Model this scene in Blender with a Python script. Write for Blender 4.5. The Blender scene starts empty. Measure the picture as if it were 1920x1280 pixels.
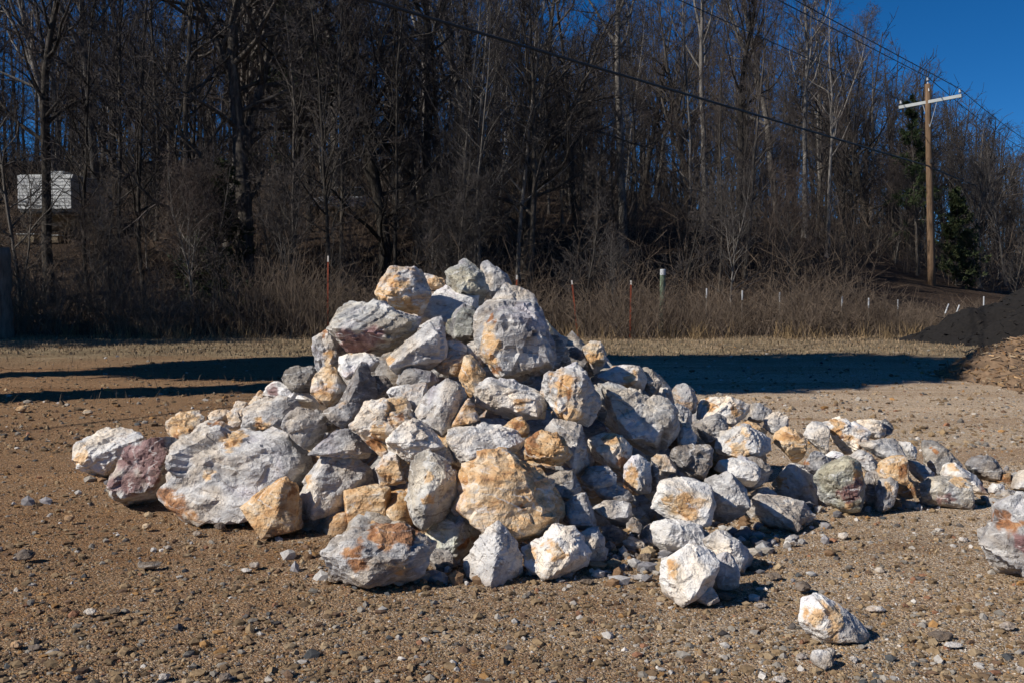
import bpy, bmesh, math, random
import numpy as np
from mathutils import Vector, Matrix

# ------------------------------------------------------------------ camera, sky, sun, exposure
SC = bpy.context.scene
COL = SC.collection
FPX, CX, CY, HOR = 1884.0, 960.0, 640.0, 538.0      # focal length and centre in photo pixels, horizon row
CAMZ = 1.5
PITCH = math.atan((CY - HOR) / FPX)
cam = bpy.data.cameras.new('camera'); camo = bpy.data.objects.new('camera', cam); COL.objects.link(camo)
cam.sensor_width = 36.0; cam.lens = 36.0 * FPX / 1920.0
cam.clip_start = 0.05; cam.clip_end = 2000
camo.location = (0, 0, CAMZ); camo.rotation_euler = (math.pi / 2 - PITCH, 0, 0)
SC.camera = camo

SUN_EL, SUN_AZ = math.radians(36), math.radians(66)   # azimuth measured from behind the camera towards the left
sun_dir = Vector((-math.sin(SUN_AZ) * math.cos(SUN_EL), -math.cos(SUN_AZ) * math.cos(SUN_EL), math.sin(SUN_EL)))
W = bpy.data.worlds.new('World'); SC.world = W; W.use_nodes = True
wn = W.node_tree.nodes; wl = W.node_tree.links
sky = wn.new('ShaderNodeTexSky'); sky.sky_type = 'NISHITA'; sky.sun_disc = False
sky.sun_elevation = SUN_EL
sky.sun_rotation = math.atan2(sun_dir.x, sun_dir.y)
sky.altitude = 2500; sky.air_density = 0.85; sky.dust_density = 0.0; sky.ozone_density = 10.0
hs = wn.new('ShaderNodeHueSaturation'); hs.inputs['Saturation'].default_value = 1.15; hs.inputs['Hue'].default_value = 0.498
wl.new(sky.outputs[0], hs.inputs['Color']); wl.new(hs.outputs[0], wn['Background'].inputs[0]); wn['Background'].inputs[1].default_value = 0.078
sl = bpy.data.lights.new('sun', 'SUN'); so = bpy.data.objects.new('sun', sl); COL.objects.link(so)
sl.energy = 5.0; sl.angle = math.radians(0.53); sl.color = (1.0, 0.95, 0.87)
so.rotation_euler = (-sun_dir).to_track_quat('-Z', 'Y').to_euler(); so.location = (-20, -10, 30)
SC.view_settings.view_transform = 'Standard'; SC.view_settings.look = 'None'
SC.view_settings.exposure = 0.05; SC.view_settings.gamma = 1.0
SC.cycles.max_bounces = 3; SC.cycles.diffuse_bounces = 2; SC.cycles.glossy_bounces = 1; SC.cycles.transmission_bounces = 2
SC.cycles.transparent_max_bounces = 4
SC.cycles.use_adaptive_sampling = True; SC.cycles.adaptive_threshold = 0.025; SC.cycles.adaptive_min_samples = 16

# ------------------------------------------------------------------ helpers
rng = np.random.default_rng(7)
random.seed(7)

def ray(u, v):
    dx, dy = (u - CX) / FPX, (CY - v) / FPX
    c, s = math.cos(PITCH), math.sin(PITCH)
    d = np.array((dx, c + dy * s, -s + dy * c))
    return d
def at(u, v, Y):
    d = ray(u, v); return np.array((0, 0, CAMZ)) + d * (Y / d[1])
def ground_Y(v):
    d = ray(CX, v); return d[1] * CAMZ / -d[2]

def tag(o, label=None, cat=None, group=None, kind=None):
    if label: o['label'] = label
    if cat: o['category'] = cat
    if group: o['group'] = group
    if kind: o['kind'] = kind
    return o
def empty(name, loc=(0, 0, 0), rz=0.0):
    o = bpy.data.objects.new(name, None); COL.objects.link(o)
    o.location = loc; o.rotation_euler = (0, 0, rz); o.empty_display_size = 0.2
    return o
def np_mesh(name, V, F, mat=None, smooth=False, attrs=None):
    """F: (n,3) or (n,4) int array."""
    V = np.ascontiguousarray(V, dtype=np.float32); F = np.ascontiguousarray(F, dtype=np.int32)
    me = bpy.data.meshes.new(name)
    n, k = F.shape
    me.vertices.add(len(V)); me.vertices.foreach_set('co', V.ravel())
    me.loops.add(n * k); me.loops.foreach_set('vertex_index', F.ravel())
    me.polygons.add(n)
    me.polygons.foreach_set('loop_start', np.arange(0, n * k, k, dtype=np.int32))
    me.polygons.foreach_set('loop_total', np.full(n, k, dtype=np.int32))
    me.polygons.foreach_set('use_smooth', np.full(n, smooth, dtype=bool))
    if attrs:
        for an, arr in attrs.items():
            a = me.attributes.new(an, 'FLOAT_COLOR', 'POINT')
            c = np.ones((len(V), 4), dtype=np.float32); c[:, :3] = arr
            a.data.foreach_set('color', c.ravel())
    me.update(calc_edges=True)
    if mat: me.materials.append(mat)
    return me
def link(name, me, parent=None, loc=None):
    o = bpy.data.objects.new(name, me); COL.objects.link(o)
    if parent is not None: o.parent = parent
    if loc is not None: o.location = loc
    return o

class MB:
    """collects boxes, tubes and lathes into one mesh"""
    def __init__(s): s.V = []; s.F = []; s.n = 0
    def add(s, V, F):
        V = np.asarray(V, float)
        s.V.append(V); s.F += [[i + s.n for i in f] for f in F]; s.n += len(V); return s
    def box(s, x0, x1, y0, y1, z0, z1, b=0.0):
        V = [(x, y, z) for x in (x0, x1) for y in (y0, y1) for z in (z0, z1)]
        F = [(0, 1, 3, 2), (4, 6, 7, 5), (0, 4, 5, 1), (2, 3, 7, 6), (0, 2, 6, 4), (1, 5, 7, 3)]
        return s.add(V, F)
    def prism(s, prof, y0, y1):
        """profile in x,z extruded in y"""
        n = len(prof)
        V = [(x, y0, z) for x, z in prof] + [(x, y1, z) for x, z in prof]
        F = [tuple(range(n)), tuple(range(2 * n - 1, n - 1, -1))]
        F += [(i, i + n, (i + 1) % n + n, (i + 1) % n) for i in range(n)]
        return s.add(V, F)
    def tube(s, path, rad, k=10, cap=True):
        P = np.asarray(path, float); R = np.broadcast_to(np.asarray(rad, float), (len(P),))
        V = []
        for i in range(len(P)):
            t = P[min(i + 1, len(P) - 1)] - P[max(i - 1, 0)]; t /= np.linalg.norm(t) + 1e-9
            a = np.cross(t, (0.31, 0.95, 0.05)) if abs(t[1]) < .9 else np.cross(t, (1, 0, 0))
            a /= np.linalg.norm(a); b = np.cross(t, a)
            for j in range(k):
                th = 2 * math.pi * j / k
                V.append(P[i] + R[i] * (a * math.cos(th) + b * math.sin(th)))
        F = [(i * k + j, i * k + (j + 1) % k, (i + 1) * k + (j + 1) % k, (i + 1) * k + j) for i in range(len(P) - 1) for j in range(k)]
        if cap: F += [tuple(range(k - 1, -1, -1)), tuple(range((len(P) - 1) * k, len(P) * k))]
        return s.add(V, F)
    def build(s, name, mat, parent=None, bevel=0.0, smooth=False, loc=None):
        me = bpy.data.meshes.new(name)
        me.from_pydata([tuple(v) for v in np.concatenate(s.V)], [], s.F)
        bm = bmesh.new(); bm.from_mesh(me)
        bmesh.ops.recalc_face_normals(bm, faces=bm.faces)
        if bevel: bmesh.ops.bevel(bm, geom=list(bm.edges), offset=bevel, segments=2, affect='EDGES', profile=0.5)
        for f in bm.faces: f.smooth = smooth
        bm.to_mesh(me); bm.free(); me.materials.append(mat)
        return link(name, me, parent, loc)

# ---- numpy gradient noise
_perm = np.random.default_rng(3).permutation(512).astype(np.int64)
_grad = np.random.default_rng(4).normal(size=(512, 3)); _grad /= np.linalg.norm(_grad, axis=1)[:, None]
def noise3(P):
    P = np.asarray(P, float); I = np.floor(P).astype(np.int64); f = P - I
    u = f * f * f * (f * (f * 6 - 15) + 10)
    out = 0
    for dx in (0, 1):
        wx = u[:, 0] if dx else 1 - u[:, 0]
        for dy in (0, 1):
            wy = u[:, 1] if dy else 1 - u[:, 1]
            for dz in (0, 1):
                wz = u[:, 2] if dz else 1 - u[:, 2]
                h = _perm[(_perm[(_perm[(I[:, 0] + dx) & 511] + I[:, 1] + dy) & 511] + I[:, 2] + dz) & 511]
                g = _grad[h]
                out = out + wx * wy * wz * (g[:, 0] * (f[:, 0] - dx) + g[:, 1] * (f[:, 1] - dy) + g[:, 2] * (f[:, 2] - dz))
    return out * 1.6
def fbm(P, oct=4, ridged=False, gain=0.5):
    s = 0; a = 1.0; f = 1.0
    for k in range(oct):
        n = noise3(P * f + 17.3 * k)
        s = s + a * ((1 - 2 * np.abs(n)) if ridged else n); a *= gain; f *= 2.03
    return s
def smooth01(x, a, b):
    t = np.clip((x - a) / (b - a), 0, 1); return t * t * (3 - 2 * t)

# ------------------------------------------------------------------ materials
def new_mat(name, rough=0.85, spec=0.3):
    m = bpy.data.materials.new(name); m.use_nodes = True
    nt = m.node_tree; b = nt.nodes['Principled BSDF']
    b.inputs['Roughness'].default_value = rough; b.inputs['Specular IOR Level'].default_value = spec
    return m, nt, b
class NT:
    """small node-building shorthand"""
    def __init__(s, nt): s.nt = nt; s.n = nt.nodes; s.l = nt.links
    def node(s, t, **kw):
        n = s.n.new(t)
        for k, v in kw.items(): setattr(n, k, v)
        return n
    def set(s, sock, v):
        if isinstance(v, bpy.types.NodeSocket): s.l.new(v, sock)
        elif v is not None: sock.default_value = v
    def noise(s, vec, scale, detail=6, rough=0.6, dist=0.0, out=0):
        n = s.node('ShaderNodeTexNoise'); s.set(n.inputs['Vector'], vec)
        n.inputs['Scale'].default_value = scale; n.inputs['Detail'].default_value = detail
        n.inputs['Roughness'].default_value = rough; n.inputs['Distortion'].default_value = dist
        return n.outputs[out]
    def voro(s, vec, scale, feature='F1', out='Distance', rand=1.0):
        n = s.node('ShaderNodeTexVoronoi', feature=feature); s.set(n.inputs['Vector'], vec)
        n.inputs['Scale'].default_value = scale; n.inputs['Randomness'].default_value = rand
        return n.outputs[out]
    def math(s, op, a, b=None, c=None, clamp=False):
        n = s.node('ShaderNodeMath', operation=op, use_clamp=clamp)
        for i, v in enumerate((a, b, c)): s.set(n.inputs[i], v)
        return n.outputs[0]
    def vmath(s, op, a, b=None):
        n = s.node('ShaderNodeVectorMath', operation=op); s.set(n.inputs[0], a); s.set(n.inputs[1], b)
        return n.outputs[0]
    def ramp(s, v, lo, hi, smooth=True):
        n = s.node('ShaderNodeMapRange', interpolation_type='SMOOTHSTEP' if smooth else 'LINEAR')
        s.set(n.inputs[0], v); s.set(n.inputs[1], lo); s.set(n.inputs[2], hi)
        return n.outputs[0]
    def mix(s, f, a, b, mode='MIX'):
        n = s.node('ShaderNodeMix', data_type='RGBA', blend_type=mode)
        s.set(n.inputs[0], f)
        for i, v in ((6, a), (7, b)):
            if isinstance(v, tuple): v = (*v, 1.0) if len(v) == 3 else v
            s.set(n.inputs[i], v)
        return n.outputs[2]
    def cramp(s, v, stops):
        n = s.node('ShaderNodeValToRGB'); s.set(n.inputs[0], v); e = n.color_ramp.elements
        while len(e) < len(stops): e.new(0.5)
        for i, (p, c) in enumerate(stops): e[i].position = p; e[i].color = (*c, 1)
        return n.outputs[0]
    def attr(s, name, typ='GEOMETRY', out='Color'):
        n = s.node('ShaderNodeAttribute', attribute_type=typ); n.attribute_name = name
        return n.outputs[out]
    def bump(s, h, strength, dist, nrm=None):
        n = s.node('ShaderNodeBump'); s.set(n.inputs['Height'], h)
        n.inputs['Strength'].default_value = strength; n.inputs['Distance'].default_value = dist
        s.set(n.inputs['Normal'], nrm); return n.outputs[0]
    def obj(s): return s.node('ShaderNodeTexCoord').outputs['Object']

def plain(name, col, rough=0.7, var=0.25, scale=6.0, bump=0.0, spec=0.3, metal=0.0, stretch=None):
    m, nt, b = new_mat(name, rough, spec); N = NT(nt)
    co = N.obj()
    if stretch:
        mp = N.node('ShaderNodeMapping'); N.set(mp.inputs[0], co); mp.inputs['Scale'].default_value = stretch; co = mp.outputs[0]
    n = N.noise(co, scale, 8, 0.65)
    dark = tuple(c * (1 - var) for c in col); light = tuple(min(1, c * (1 + var)) for c in col)
    N.set(b.inputs['Base Color'], N.cramp(n, [(0.3, dark), (0.7, light)]))
    b.inputs['Metallic'].default_value = metal
    if bump: N.set(b.inputs['Normal'], N.bump(n, 0.6, bump))
    return m

def mat_rock():
    m, nt, b = new_mat('quartzite', 0.82, 0.35); N = NT(nt)
    oi = N.node('ShaderNodeObjectInfo')
    comb = N.node('ShaderNodeCombineXYZ')
    for i, k in enumerate((37.0, 91.0, 53.0)): N.set(comb.inputs[i], N.math('MULTIPLY', oi.outputs['Random'], k))
    co = N.vmath('ADD', N.obj(), comb.outputs[0])
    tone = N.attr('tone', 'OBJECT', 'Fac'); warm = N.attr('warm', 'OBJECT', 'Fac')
    maroon = N.attr('maroon', 'OBJECT', 'Fac'); green = N.attr('green', 'OBJECT', 'Fac')
    sep = N.node('ShaderNodeSeparateColor'); N.set(sep.inputs[0], N.attr('stain'))
    # streaked coordinates: every rock has its own bedding direction
    mp = N.node('ShaderNodeMapping'); N.set(mp.inputs[0], co)
    rot = N.node('ShaderNodeCombineXYZ')
    for i, k in enumerate((41.0, 67.0, 29.0)): N.set(rot.inputs[i], N.math('MULTIPLY', oi.outputs['Random'], k))
    N.set(mp.inputs['Rotation'], rot.outputs[0]); mp.inputs['Scale'].default_value = (1, 1, 2.2)
    st = mp.outputs[0]
    n1 = N.noise(st, 3.2, 6, 0.62, 0.5)
    n2 = N.noise(co, 9.0, 5, 0.7, 0.3)
    big = N.math('ADD', N.math('MULTIPLY', n1, 0.62), N.math('MULTIPLY', n2, 0.38))
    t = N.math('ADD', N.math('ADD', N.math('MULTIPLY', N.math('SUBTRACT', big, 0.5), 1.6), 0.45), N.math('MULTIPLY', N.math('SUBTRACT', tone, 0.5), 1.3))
    base = N.cramp(t, [(0.14, (0.095, 0.09, 0.092)), (0.30, (0.205, 0.195, 0.195)), (0.45, (0.36, 0.347, 0.34)), (0.60, (0.55, 0.53, 0.51)), (0.80, (0.78, 0.755, 0.72))])
    # hue drift lilac <-> cream
    hue = N.noise(co, 2.3, 2, 0.6, 1.0)
    base = N.mix(N.ramp(hue, 0.43, 0.62), base, N.mix(1.0, base, (1.07, 0.96, 0.82), 'MULTIPLY'))
    base = N.mix(N.ramp(hue, 0.42, 0.28), base, N.mix(1.0, base, (0.98, 0.95, 1.02), 'MULTIPLY'))
    base = N.mix(N.math('MULTIPLY', green, N.ramp(hue, 0.30, 0.55)), base, N.mix(1.0, base, (0.90, 0.96, 0.84), 'MULTIPLY'))
    # ochre
    n3 = N.noise(st, 4.5, 6, 0.68, 0.8)
    och = N.math('ADD', N.math('SUBTRACT', N.math('MULTIPLY', n3, 1.15), 0.19), N.math('ADD', N.math('MULTIPLY', warm, 0.74), N.math('MULTIPLY', sep.outputs[0], 0.58)))
    och = N.ramp(och, 0.55, 0.90)
    ochc = N.cramp(N.noise(st, 6, 4, 0.7), [(0.30, (0.34, 0.15, 0.045)), (0.42, (0.57, 0.31, 0.115)), (0.55, (0.66, 0.45, 0.245)), (0.72, (0.74, 0.64, 0.50))])
    base = N.mix(N.math('MULTIPLY', och, 0.92), base, ochc)
    # maroon
    n4 = N.math('SUBTRACT', 1.0, n1)
    mar = N.ramp(N.math('ADD', N.math('MULTIPLY', n4, 0.8), N.math('ADD', N.math('MULTIPLY', maroon, 0.4), N.math('MULTIPLY', sep.outputs[1], 0.66))), 0.60, 1.02)
    marc = N.cramp(n2, [(0.35, (0.12, 0.045, 0.045)), (0.55, (0.24, 0.115, 0.11)), (0.72, (0.40, 0.27, 0.26))])
    base = N.mix(N.math('MULTIPLY', mar, 0.85), base, marc)
    # rust
    rus = N.ramp(N.math('ADD', N.math('MULTIPLY', n3, 0.8), N.math('MULTIPLY', sep.outputs[2], 0.66)), 0.64, 0.96)
    rusc = N.cramp(n2, [(0.35, (0.11, 0.045, 0.018)), (0.5, (0.33, 0.135, 0.045)), (0.66, (0.52, 0.27, 0.11)), (0.8, (0.7, 0.55, 0.42))])
    base = N.mix(N.math('MULTIPLY', rus, 0.92), base, rusc)
    # dark veins, cracks and specks that are part of the stone
    wv = N.vmath('ADD', co, N.vmath('SCALE', N.noise(co, 4, 2, 0.6, 0, 1)))
    crack = N.voro(wv, 5.0, 'DISTANCE_TO_EDGE')
    ck = N.math('MULTIPLY', N.ramp(crack, 0.035, 0.0), N.ramp(hue, 0.50, 0.62))
    base = N.mix(N.math('MULTIPLY', ck, 0.55), base, (0.07, 0.06, 0.055))
    sp = N.ramp(N.noise(co, 60, 2, 0.7), 0.60, 0.74)
    base = N.mix(N.math('MULTIPLY', sp, 0.35), base, (0.12, 0.10, 0.09))
    sw = N.ramp(N.noise(co, 38, 3, 0.75), 0.58, 0.72)
    base = N.mix(N.math('MULTIPLY', sw, 0.15), base, (0.78, 0.76, 0.74))
    wvn = N.node('ShaderNodeTexWave'); N.set(wvn.inputs['Vector'], st); wvn.inputs['Scale'].default_value = 2.6; wvn.inputs['Distortion'].default_value = 9.0
    wvn.inputs['Detail'].default_value = 3.0; wvn.inputs['Detail Scale'].default_value = 1.6; wvn.inputs['Detail Roughness'].default_value = 0.65
    seam = N.math('MULTIPLY', N.ramp(wvn.outputs['Fac'], 0.93, 1.0), N.ramp(n3, 0.42, 0.6))
    base = N.mix(N.math('MULTIPLY', seam, 0.5), base, (0.13, 0.085, 0.055))
    vein = N.math('MULTIPLY', N.ramp(wvn.outputs['Fac'], 0.10, 0.0), N.ramp(n3, 0.55, 0.40))
    base = N.mix(N.math('MULTIPLY', vein, 0.6), base, (0.72, 0.70, 0.66))
    gp = N.node('ShaderNodeNewGeometry'); sz_ = N.node('ShaderNodeSeparateXYZ'); N.set(sz_.inputs[0], gp.outputs['Position'])
    soil = N.ramp(N.math('ADD', sz_.outputs[2], N.math('MULTIPLY', n2, 0.16)), 0.17, 0.06)
    base = N.mix(N.math('MULTIPLY', soil, 0.6), base, (0.20, 0.135, 0.08))
    N.set(b.inputs['Base Color'], base)
    h = N.math('ADD', N.math('MULTIPLY', N.noise(co, 14, 4, 0.72, 0.4), 1.0), N.math('MULTIPLY', N.noise(co, 60, 2, 0.75), 0.45))
    h = N.math('ADD', h, N.math('MULTIPLY', N.voro(st, 13, 'F1'), 0.55))
    N.set(b.inputs['Normal'], N.bump(h, 0.9, 0.022))
    return m
M_ROCK = mat_rock()

def mat_ground():
    m, nt, b = new_mat('gravel_yard', 0.9, 0.2); N = NT(nt)
    co = N.obj()
    sx = N.node('ShaderNodeSeparateXYZ'); N.set(sx.inputs[0], co)
    # crushed stone: cells of many colours in two sizes on brown fines
    w = N.vmath('ADD', co, N.vmath('SCALE', N.noise(co, 14, 3, 0.5, 0, 1)))
    w.node.inputs[1].links[0].from_node.inputs['Scale'].default_value = 0.02
    def cells(scale):
        v = N.node('ShaderNodeTexVoronoi', feature='F1'); N.set(v.inputs['Vector'], w); v.inputs['Scale'].default_value = scale
        s = N.node('ShaderNodeSeparateColor'); N.set(s.inputs[0], v.outputs['Color'])
        return v.outputs['Distance'], s
    pal = [(0.0, (0.09, 0.075, 0.06)), (0.16, (0.18, 0.12, 0.075)), (0.34, (0.28, 0.187, 0.112)), (0.52, (0.37, 0.255, 0.16)), (0.66, (0.33, 0.28, 0.225)),
           (0.78, (0.48, 0.37, 0.235)), (0.88, (0.48, 0.27, 0.10)), (0.95, (0.68, 0.60, 0.49))]
    d1, c1 = cells(70); d2, c2 = cells(170); d3, c3 = cells(28)
    patch = N.noise(co, 0.55, 3, 0.6, 0.6); patch2 = N.noise(co, 2.4, 3, 0.65, 0.4)
    fine = N.cramp(c2.outputs[0], pal); mid = N.cramp(c1.outputs[0], pal); big = N.cramp(c3.outputs[0], pal)
    col = N.mix(N.math('MULTIPLY', N.ramp(d1, 0.55, 0.35), N.ramp(c1.outputs[1], 0.45, 0.5)), fine, mid)
    col = N.mix(N.math('MULTIPLY', N.ramp(d3, 0.34, 0.24), N.ramp(c3.outputs[1], 0.86, 0.88)), col, big)
    d4, c4 = cells(9)
    col = N.mix(N.math('MULTIPLY', N.ramp(d4, 0.24, 0.16), N.math('MULTIPLY', N.ramp(c4.outputs[1], 0.72, 0.74), N.ramp(sx.outputs[1], 9.0, 13.0))), col, N.cramp(c4.outputs[0], pal))
    damp_vignette = N.mix(1.0, col, (0.72, 0.55, 0.395), 'MULTIPLY')
    # brown damp fines, with vignette darkening painted in, to the left and in patches, drier paler stone to the right
    lr = N.math('ADD', N.math('ADD', N.math('MULTIPLY', sx.outputs[0], -0.10), N.math('MULTIPLY', sx.outputs[1], -0.012)), N.math('MULTIPLY', N.math('ADD', patch, patch2), 0.72))
    col = N.mix(N.math('MULTIPLY', N.ramp(lr, 0.45, 1.0), 0.85), col, damp_vignette)
    pale = N.mix(1.0, col, (1.42, 1.46, 1.52), 'MULTIPLY')
    col = N.mix(N.ramp(lr, 0.68, 0.25), col, pale)
    # wheel-worn streaks of damp brown fines and pale crushed stone running across the yard
    mpv = N.node('ShaderNodeMapping'); N.set(mpv.inputs[0], co); mpv.inputs['Rotation'].default_value = (0, 0, 0.22); mpv.inputs['Scale'].default_value = (0.16, 1.0, 1.0)
    trk = N.noise(mpv.outputs[0], 1.1, 4, 0.6, 0.8)
    col = N.mix(N.math('MULTIPLY', N.ramp(trk, 0.50, 0.66), 0.55), col, N.mix(1.0, col, (0.62, 0.48, 0.35), 'MULTIPLY'))
    col = N.mix(N.math('MULTIPLY', N.ramp(trk, 0.45, 0.30), 0.6), col, N.mix(1.0, col, (1.30, 1.27, 1.22), 'MULTIPLY'))
    # dead grass thatch towards the wood
    edge = N.math('ADD', sx.outputs[1], N.math('MULTIPLY', N.math('SUBTRACT', N.noise(co, 0.22, 2, 0.6), 0.5), 9.0))
    gr = N.noise(co, 26, 3, 0.7, 1.5)
    gr = N.math('ADD', gr, N.math('MULTIPLY', N.math('SUBTRACT', N.noise(co, 0.6, 3, 0.6), 0.52), 0.7))
    thatch = N.cramp(gr, [(0.3, (0.10, 0.075, 0.045)), (0.5, (0.22, 0.165, 0.095)), (0.7, (0.36, 0.28, 0.17))])
    col = N.mix(N.math('MULTIPLY', N.ramp(edge, 18.0, 23.0), N.ramp(patch2, 0.25, 0.5)), col, thatch)
    # leaf litter under the trees
    lit = N.cramp(N.noise(co, 9, 3, 0.75), [(0.3, (0.018, 0.013, 0.009)), (0.5, (0.045, 0.029, 0.019)), (0.7, (0.09, 0.056, 0.036))])
    col = N.mix(N.ramp(edge, 29.0, 31.0), col, lit)
    N.set(b.inputs['Base Color'], col)
    h = N.math('ADD', N.math('MULTIPLY', N.ramp(d1, 0.7, 0.0, False), 0.6), N.math('MULTIPLY', N.ramp(d2, 0.7, 0.0, False), 0.4))
    h = N.math('ADD', h, N.math('MULTIPLY', N.noise(co, 40, 2, 0.7), 0.8))
    N.set(b.inputs['Normal'], N.bump(h, 0.9, 0.012))
    return m
M_GROUND = mat_ground()

def mat_pebble():
    m, nt, b = new_mat('loose_gravel', 0.85, 0.3); N = NT(nt)
    c = N.attr('tint'); n = N.noise(N.obj(), 60, 6, 0.7)
    N.set(b.inputs['Base Color'], N.mix(N.ramp(n, 0.35, 0.65), N.mix(1.0, c, (0.7, 0.68, 0.66), 'MULTIPLY'), c))
    N.set(b.inputs['Normal'], N.bump(n, 0.6, 0.006))
    return m
M_PEBBLE = mat_pebble()
def mat_bark(name, c0, c1, c2):
    m, nt, b = new_mat(name, 0.9, 0.15); N = NT(nt); oi = N.node('ShaderNodeObjectInfo')
    mp = N.node('ShaderNodeMapping'); N.set(mp.inputs[0], N.obj()); mp.inputs['Scale'].default_value = (9, 9, 1.6)
    n = N.noise(mp.outputs[0], 1.5, 8, 0.7)
    col = N.cramp(n, [(0.3, c0), (0.5, c1), (0.72, c2)])
    k = N.math('ADD', N.math('MULTIPLY', oi.outputs['Random'], 0.9), 0.55)
    sc = N.vmath('SCALE', col); N.set(sc.node.inputs['Scale'], k)
    N.set(b.inputs['Base Color'], sc); N.set(b.inputs['Normal'], N.bump(n, 0.7, 0.03))
    return m
M_BARK = mat_bark('bark', (0.024, 0.02, 0.017), (0.065, 0.056, 0.047), (0.14, 0.123, 0.107))
def mat_twig(name, c):
    m, nt, b = new_mat(name, 0.9, 0.1); N = NT(nt); oi = N.node('ShaderNodeObjectInfo')
    sc = N.vmath('SCALE', N.cramp(oi.outputs['Random'], [(0.0, tuple(v * .75 for v in c)), (0.5, c), (1.0, (c[0] * 1.3, c[1] * 1.12, c[2] * 1.0))]))
    N.set(b.inputs['Base Color'], sc); return m
M_TWIG = mat_twig('twig_bark', (0.076, 0.067, 0.063))
M_PALE = mat_bark('pale_bark', (0.055, 0.05, 0.045), (0.15, 0.135, 0.12), (0.28, 0.255, 0.225))

# ------------------------------------------------------------------ ground: one sheet, flat yard in front, wooded hill behind
def ground_z(X, Y):
    X = np.asarray(X, float); Y = np.asarray(Y, float)
    rise = 4.6 * smooth01(Y - 0.10 * np.clip(X, 0, 60), 32, 50) + np.clip(Y - 50, 0, 90) * 0.16
    right = (1 - 0.42 * smooth01(X, 4, 26)) * (1 - 0.50 * smooth01(X / np.maximum(Y, 1), .30, .52))
    P = np.stack([X * 0.16, Y * 0.16, X * 0 + 3.3], -1).reshape(-1, 3)
    und = fbm(P, 3).reshape(X.shape) * 0.03 + fbm(P * 7.0, 3).reshape(X.shape) * 0.010
    return rise * right + und * (1 + 6 * smooth01(Y, 31, 40))
def axis(knots):
    out = []
    for a, b, n in knots: out += list(np.linspace(a, b, n, endpoint=False))
    return np.array(out + [knots[-1][1]])
gx = axis([(-260, -60, 14), (-60, -12, 40), (-12, -4.5, 50), (-4.5, 4.5, 150), (4.5, 12, 50), (12, 60, 40), (60, 260, 14)])
gy = axis([(-60, 0, 14), (0, 3.2, 12), (3.2, 9.5, 115), (9.5, 34, 100), (34, 80, 50), (80, 400, 24)])
GX, GY = np.meshgrid(gx, gy)
GZ = ground_z(GX, GY)
near = (1 - smooth01(GY, 8, 12)) * (1 - smooth01(np.abs(GX), 4, 7))
GZ = GZ + near * 0.006 * fbm(np.stack([GX * 9, GY * 9, GX * 0], -1).reshape(-1, 3), 3).reshape(GX.shape)
nx, ny = len(gx), len(gy)
idx = np.arange(nx * ny).reshape(ny, nx)
F = np.stack([idx[:-1, :-1], idx[:-1, 1:], idx[1:, 1:], idx[1:, :-1]], -1).reshape(-1, 4)
tag(link('ground', np_mesh('ground', np.stack([GX, GY, GZ], -1).reshape(-1, 3), F, M_GROUND, True)), kind='structure')

def gz(x, y): return float(ground_z(np.array([x]), np.array([y]))[0])

# ------------------------------------------------------------------ rocks
def heap(X, Y):
    """height of the heap's body (inside the outer boulders)"""
    h = 0.0
    r = math.hypot((X + 0.30) / 1.0, (Y - 7.7) / 0.98)
    h = max(h, 1.58 * (1 - r / 2.75))
    r = math.hypot((X + 2.2) / 1.25, Y - 7.35); h = max(h, 0.62 * (1 - r / 1.15))
    for k in range(9):
        t = k / 8; cx = 1.0 + 2.5 * t; cy = 7.55 + 0.25 * t
        r = math.hypot(X - cx, Y - cy); h = max(h, (0.66 - 0.30 * t) * (1 - r / 1.05))
    return h
def heap_Y(u, v, inset=0.04):
    Y = 4.0
    while Y < 14:
        p = at(u, v, Y)
        if p[2] <= max(heap(p[0], Y) - inset, -5): return Y
        if p[2] <= 0.02: return Y
        Y += 0.02
    return 8.0

def ico(n):
    bm = bmesh.new(); bmesh.ops.create_icosphere(bm, subdivisions=n, radius=1.0)
    V = np.array([v.co[:] for v in bm.verts]); F = np.array([[v.index for v in f.verts] for f in bm.faces]); bm.free()
    return V, F
ICO = {n: ico(n) for n in (1, 2, 3, 4, 5, 6)}
def hull_planes(P):
    bm = bmesh.new()
    for p in P: bm.verts.new(p)
    bmesh.ops.convex_hull(bm, input=bm.verts)
    bm.normal_update()
    N = []; H = []
    for f in bm.faces:
        n = np.array(f.normal[:]); 
        if np.linalg.norm(n) < .5: continue
        h = n @ np.array(f.verts[0].co[:])
        if h < 0: n, h = -n, -h
        N.append(n); H.append(max(h, 1e-3))
    bm.free(); return np.array(N), np.array(H)

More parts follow.
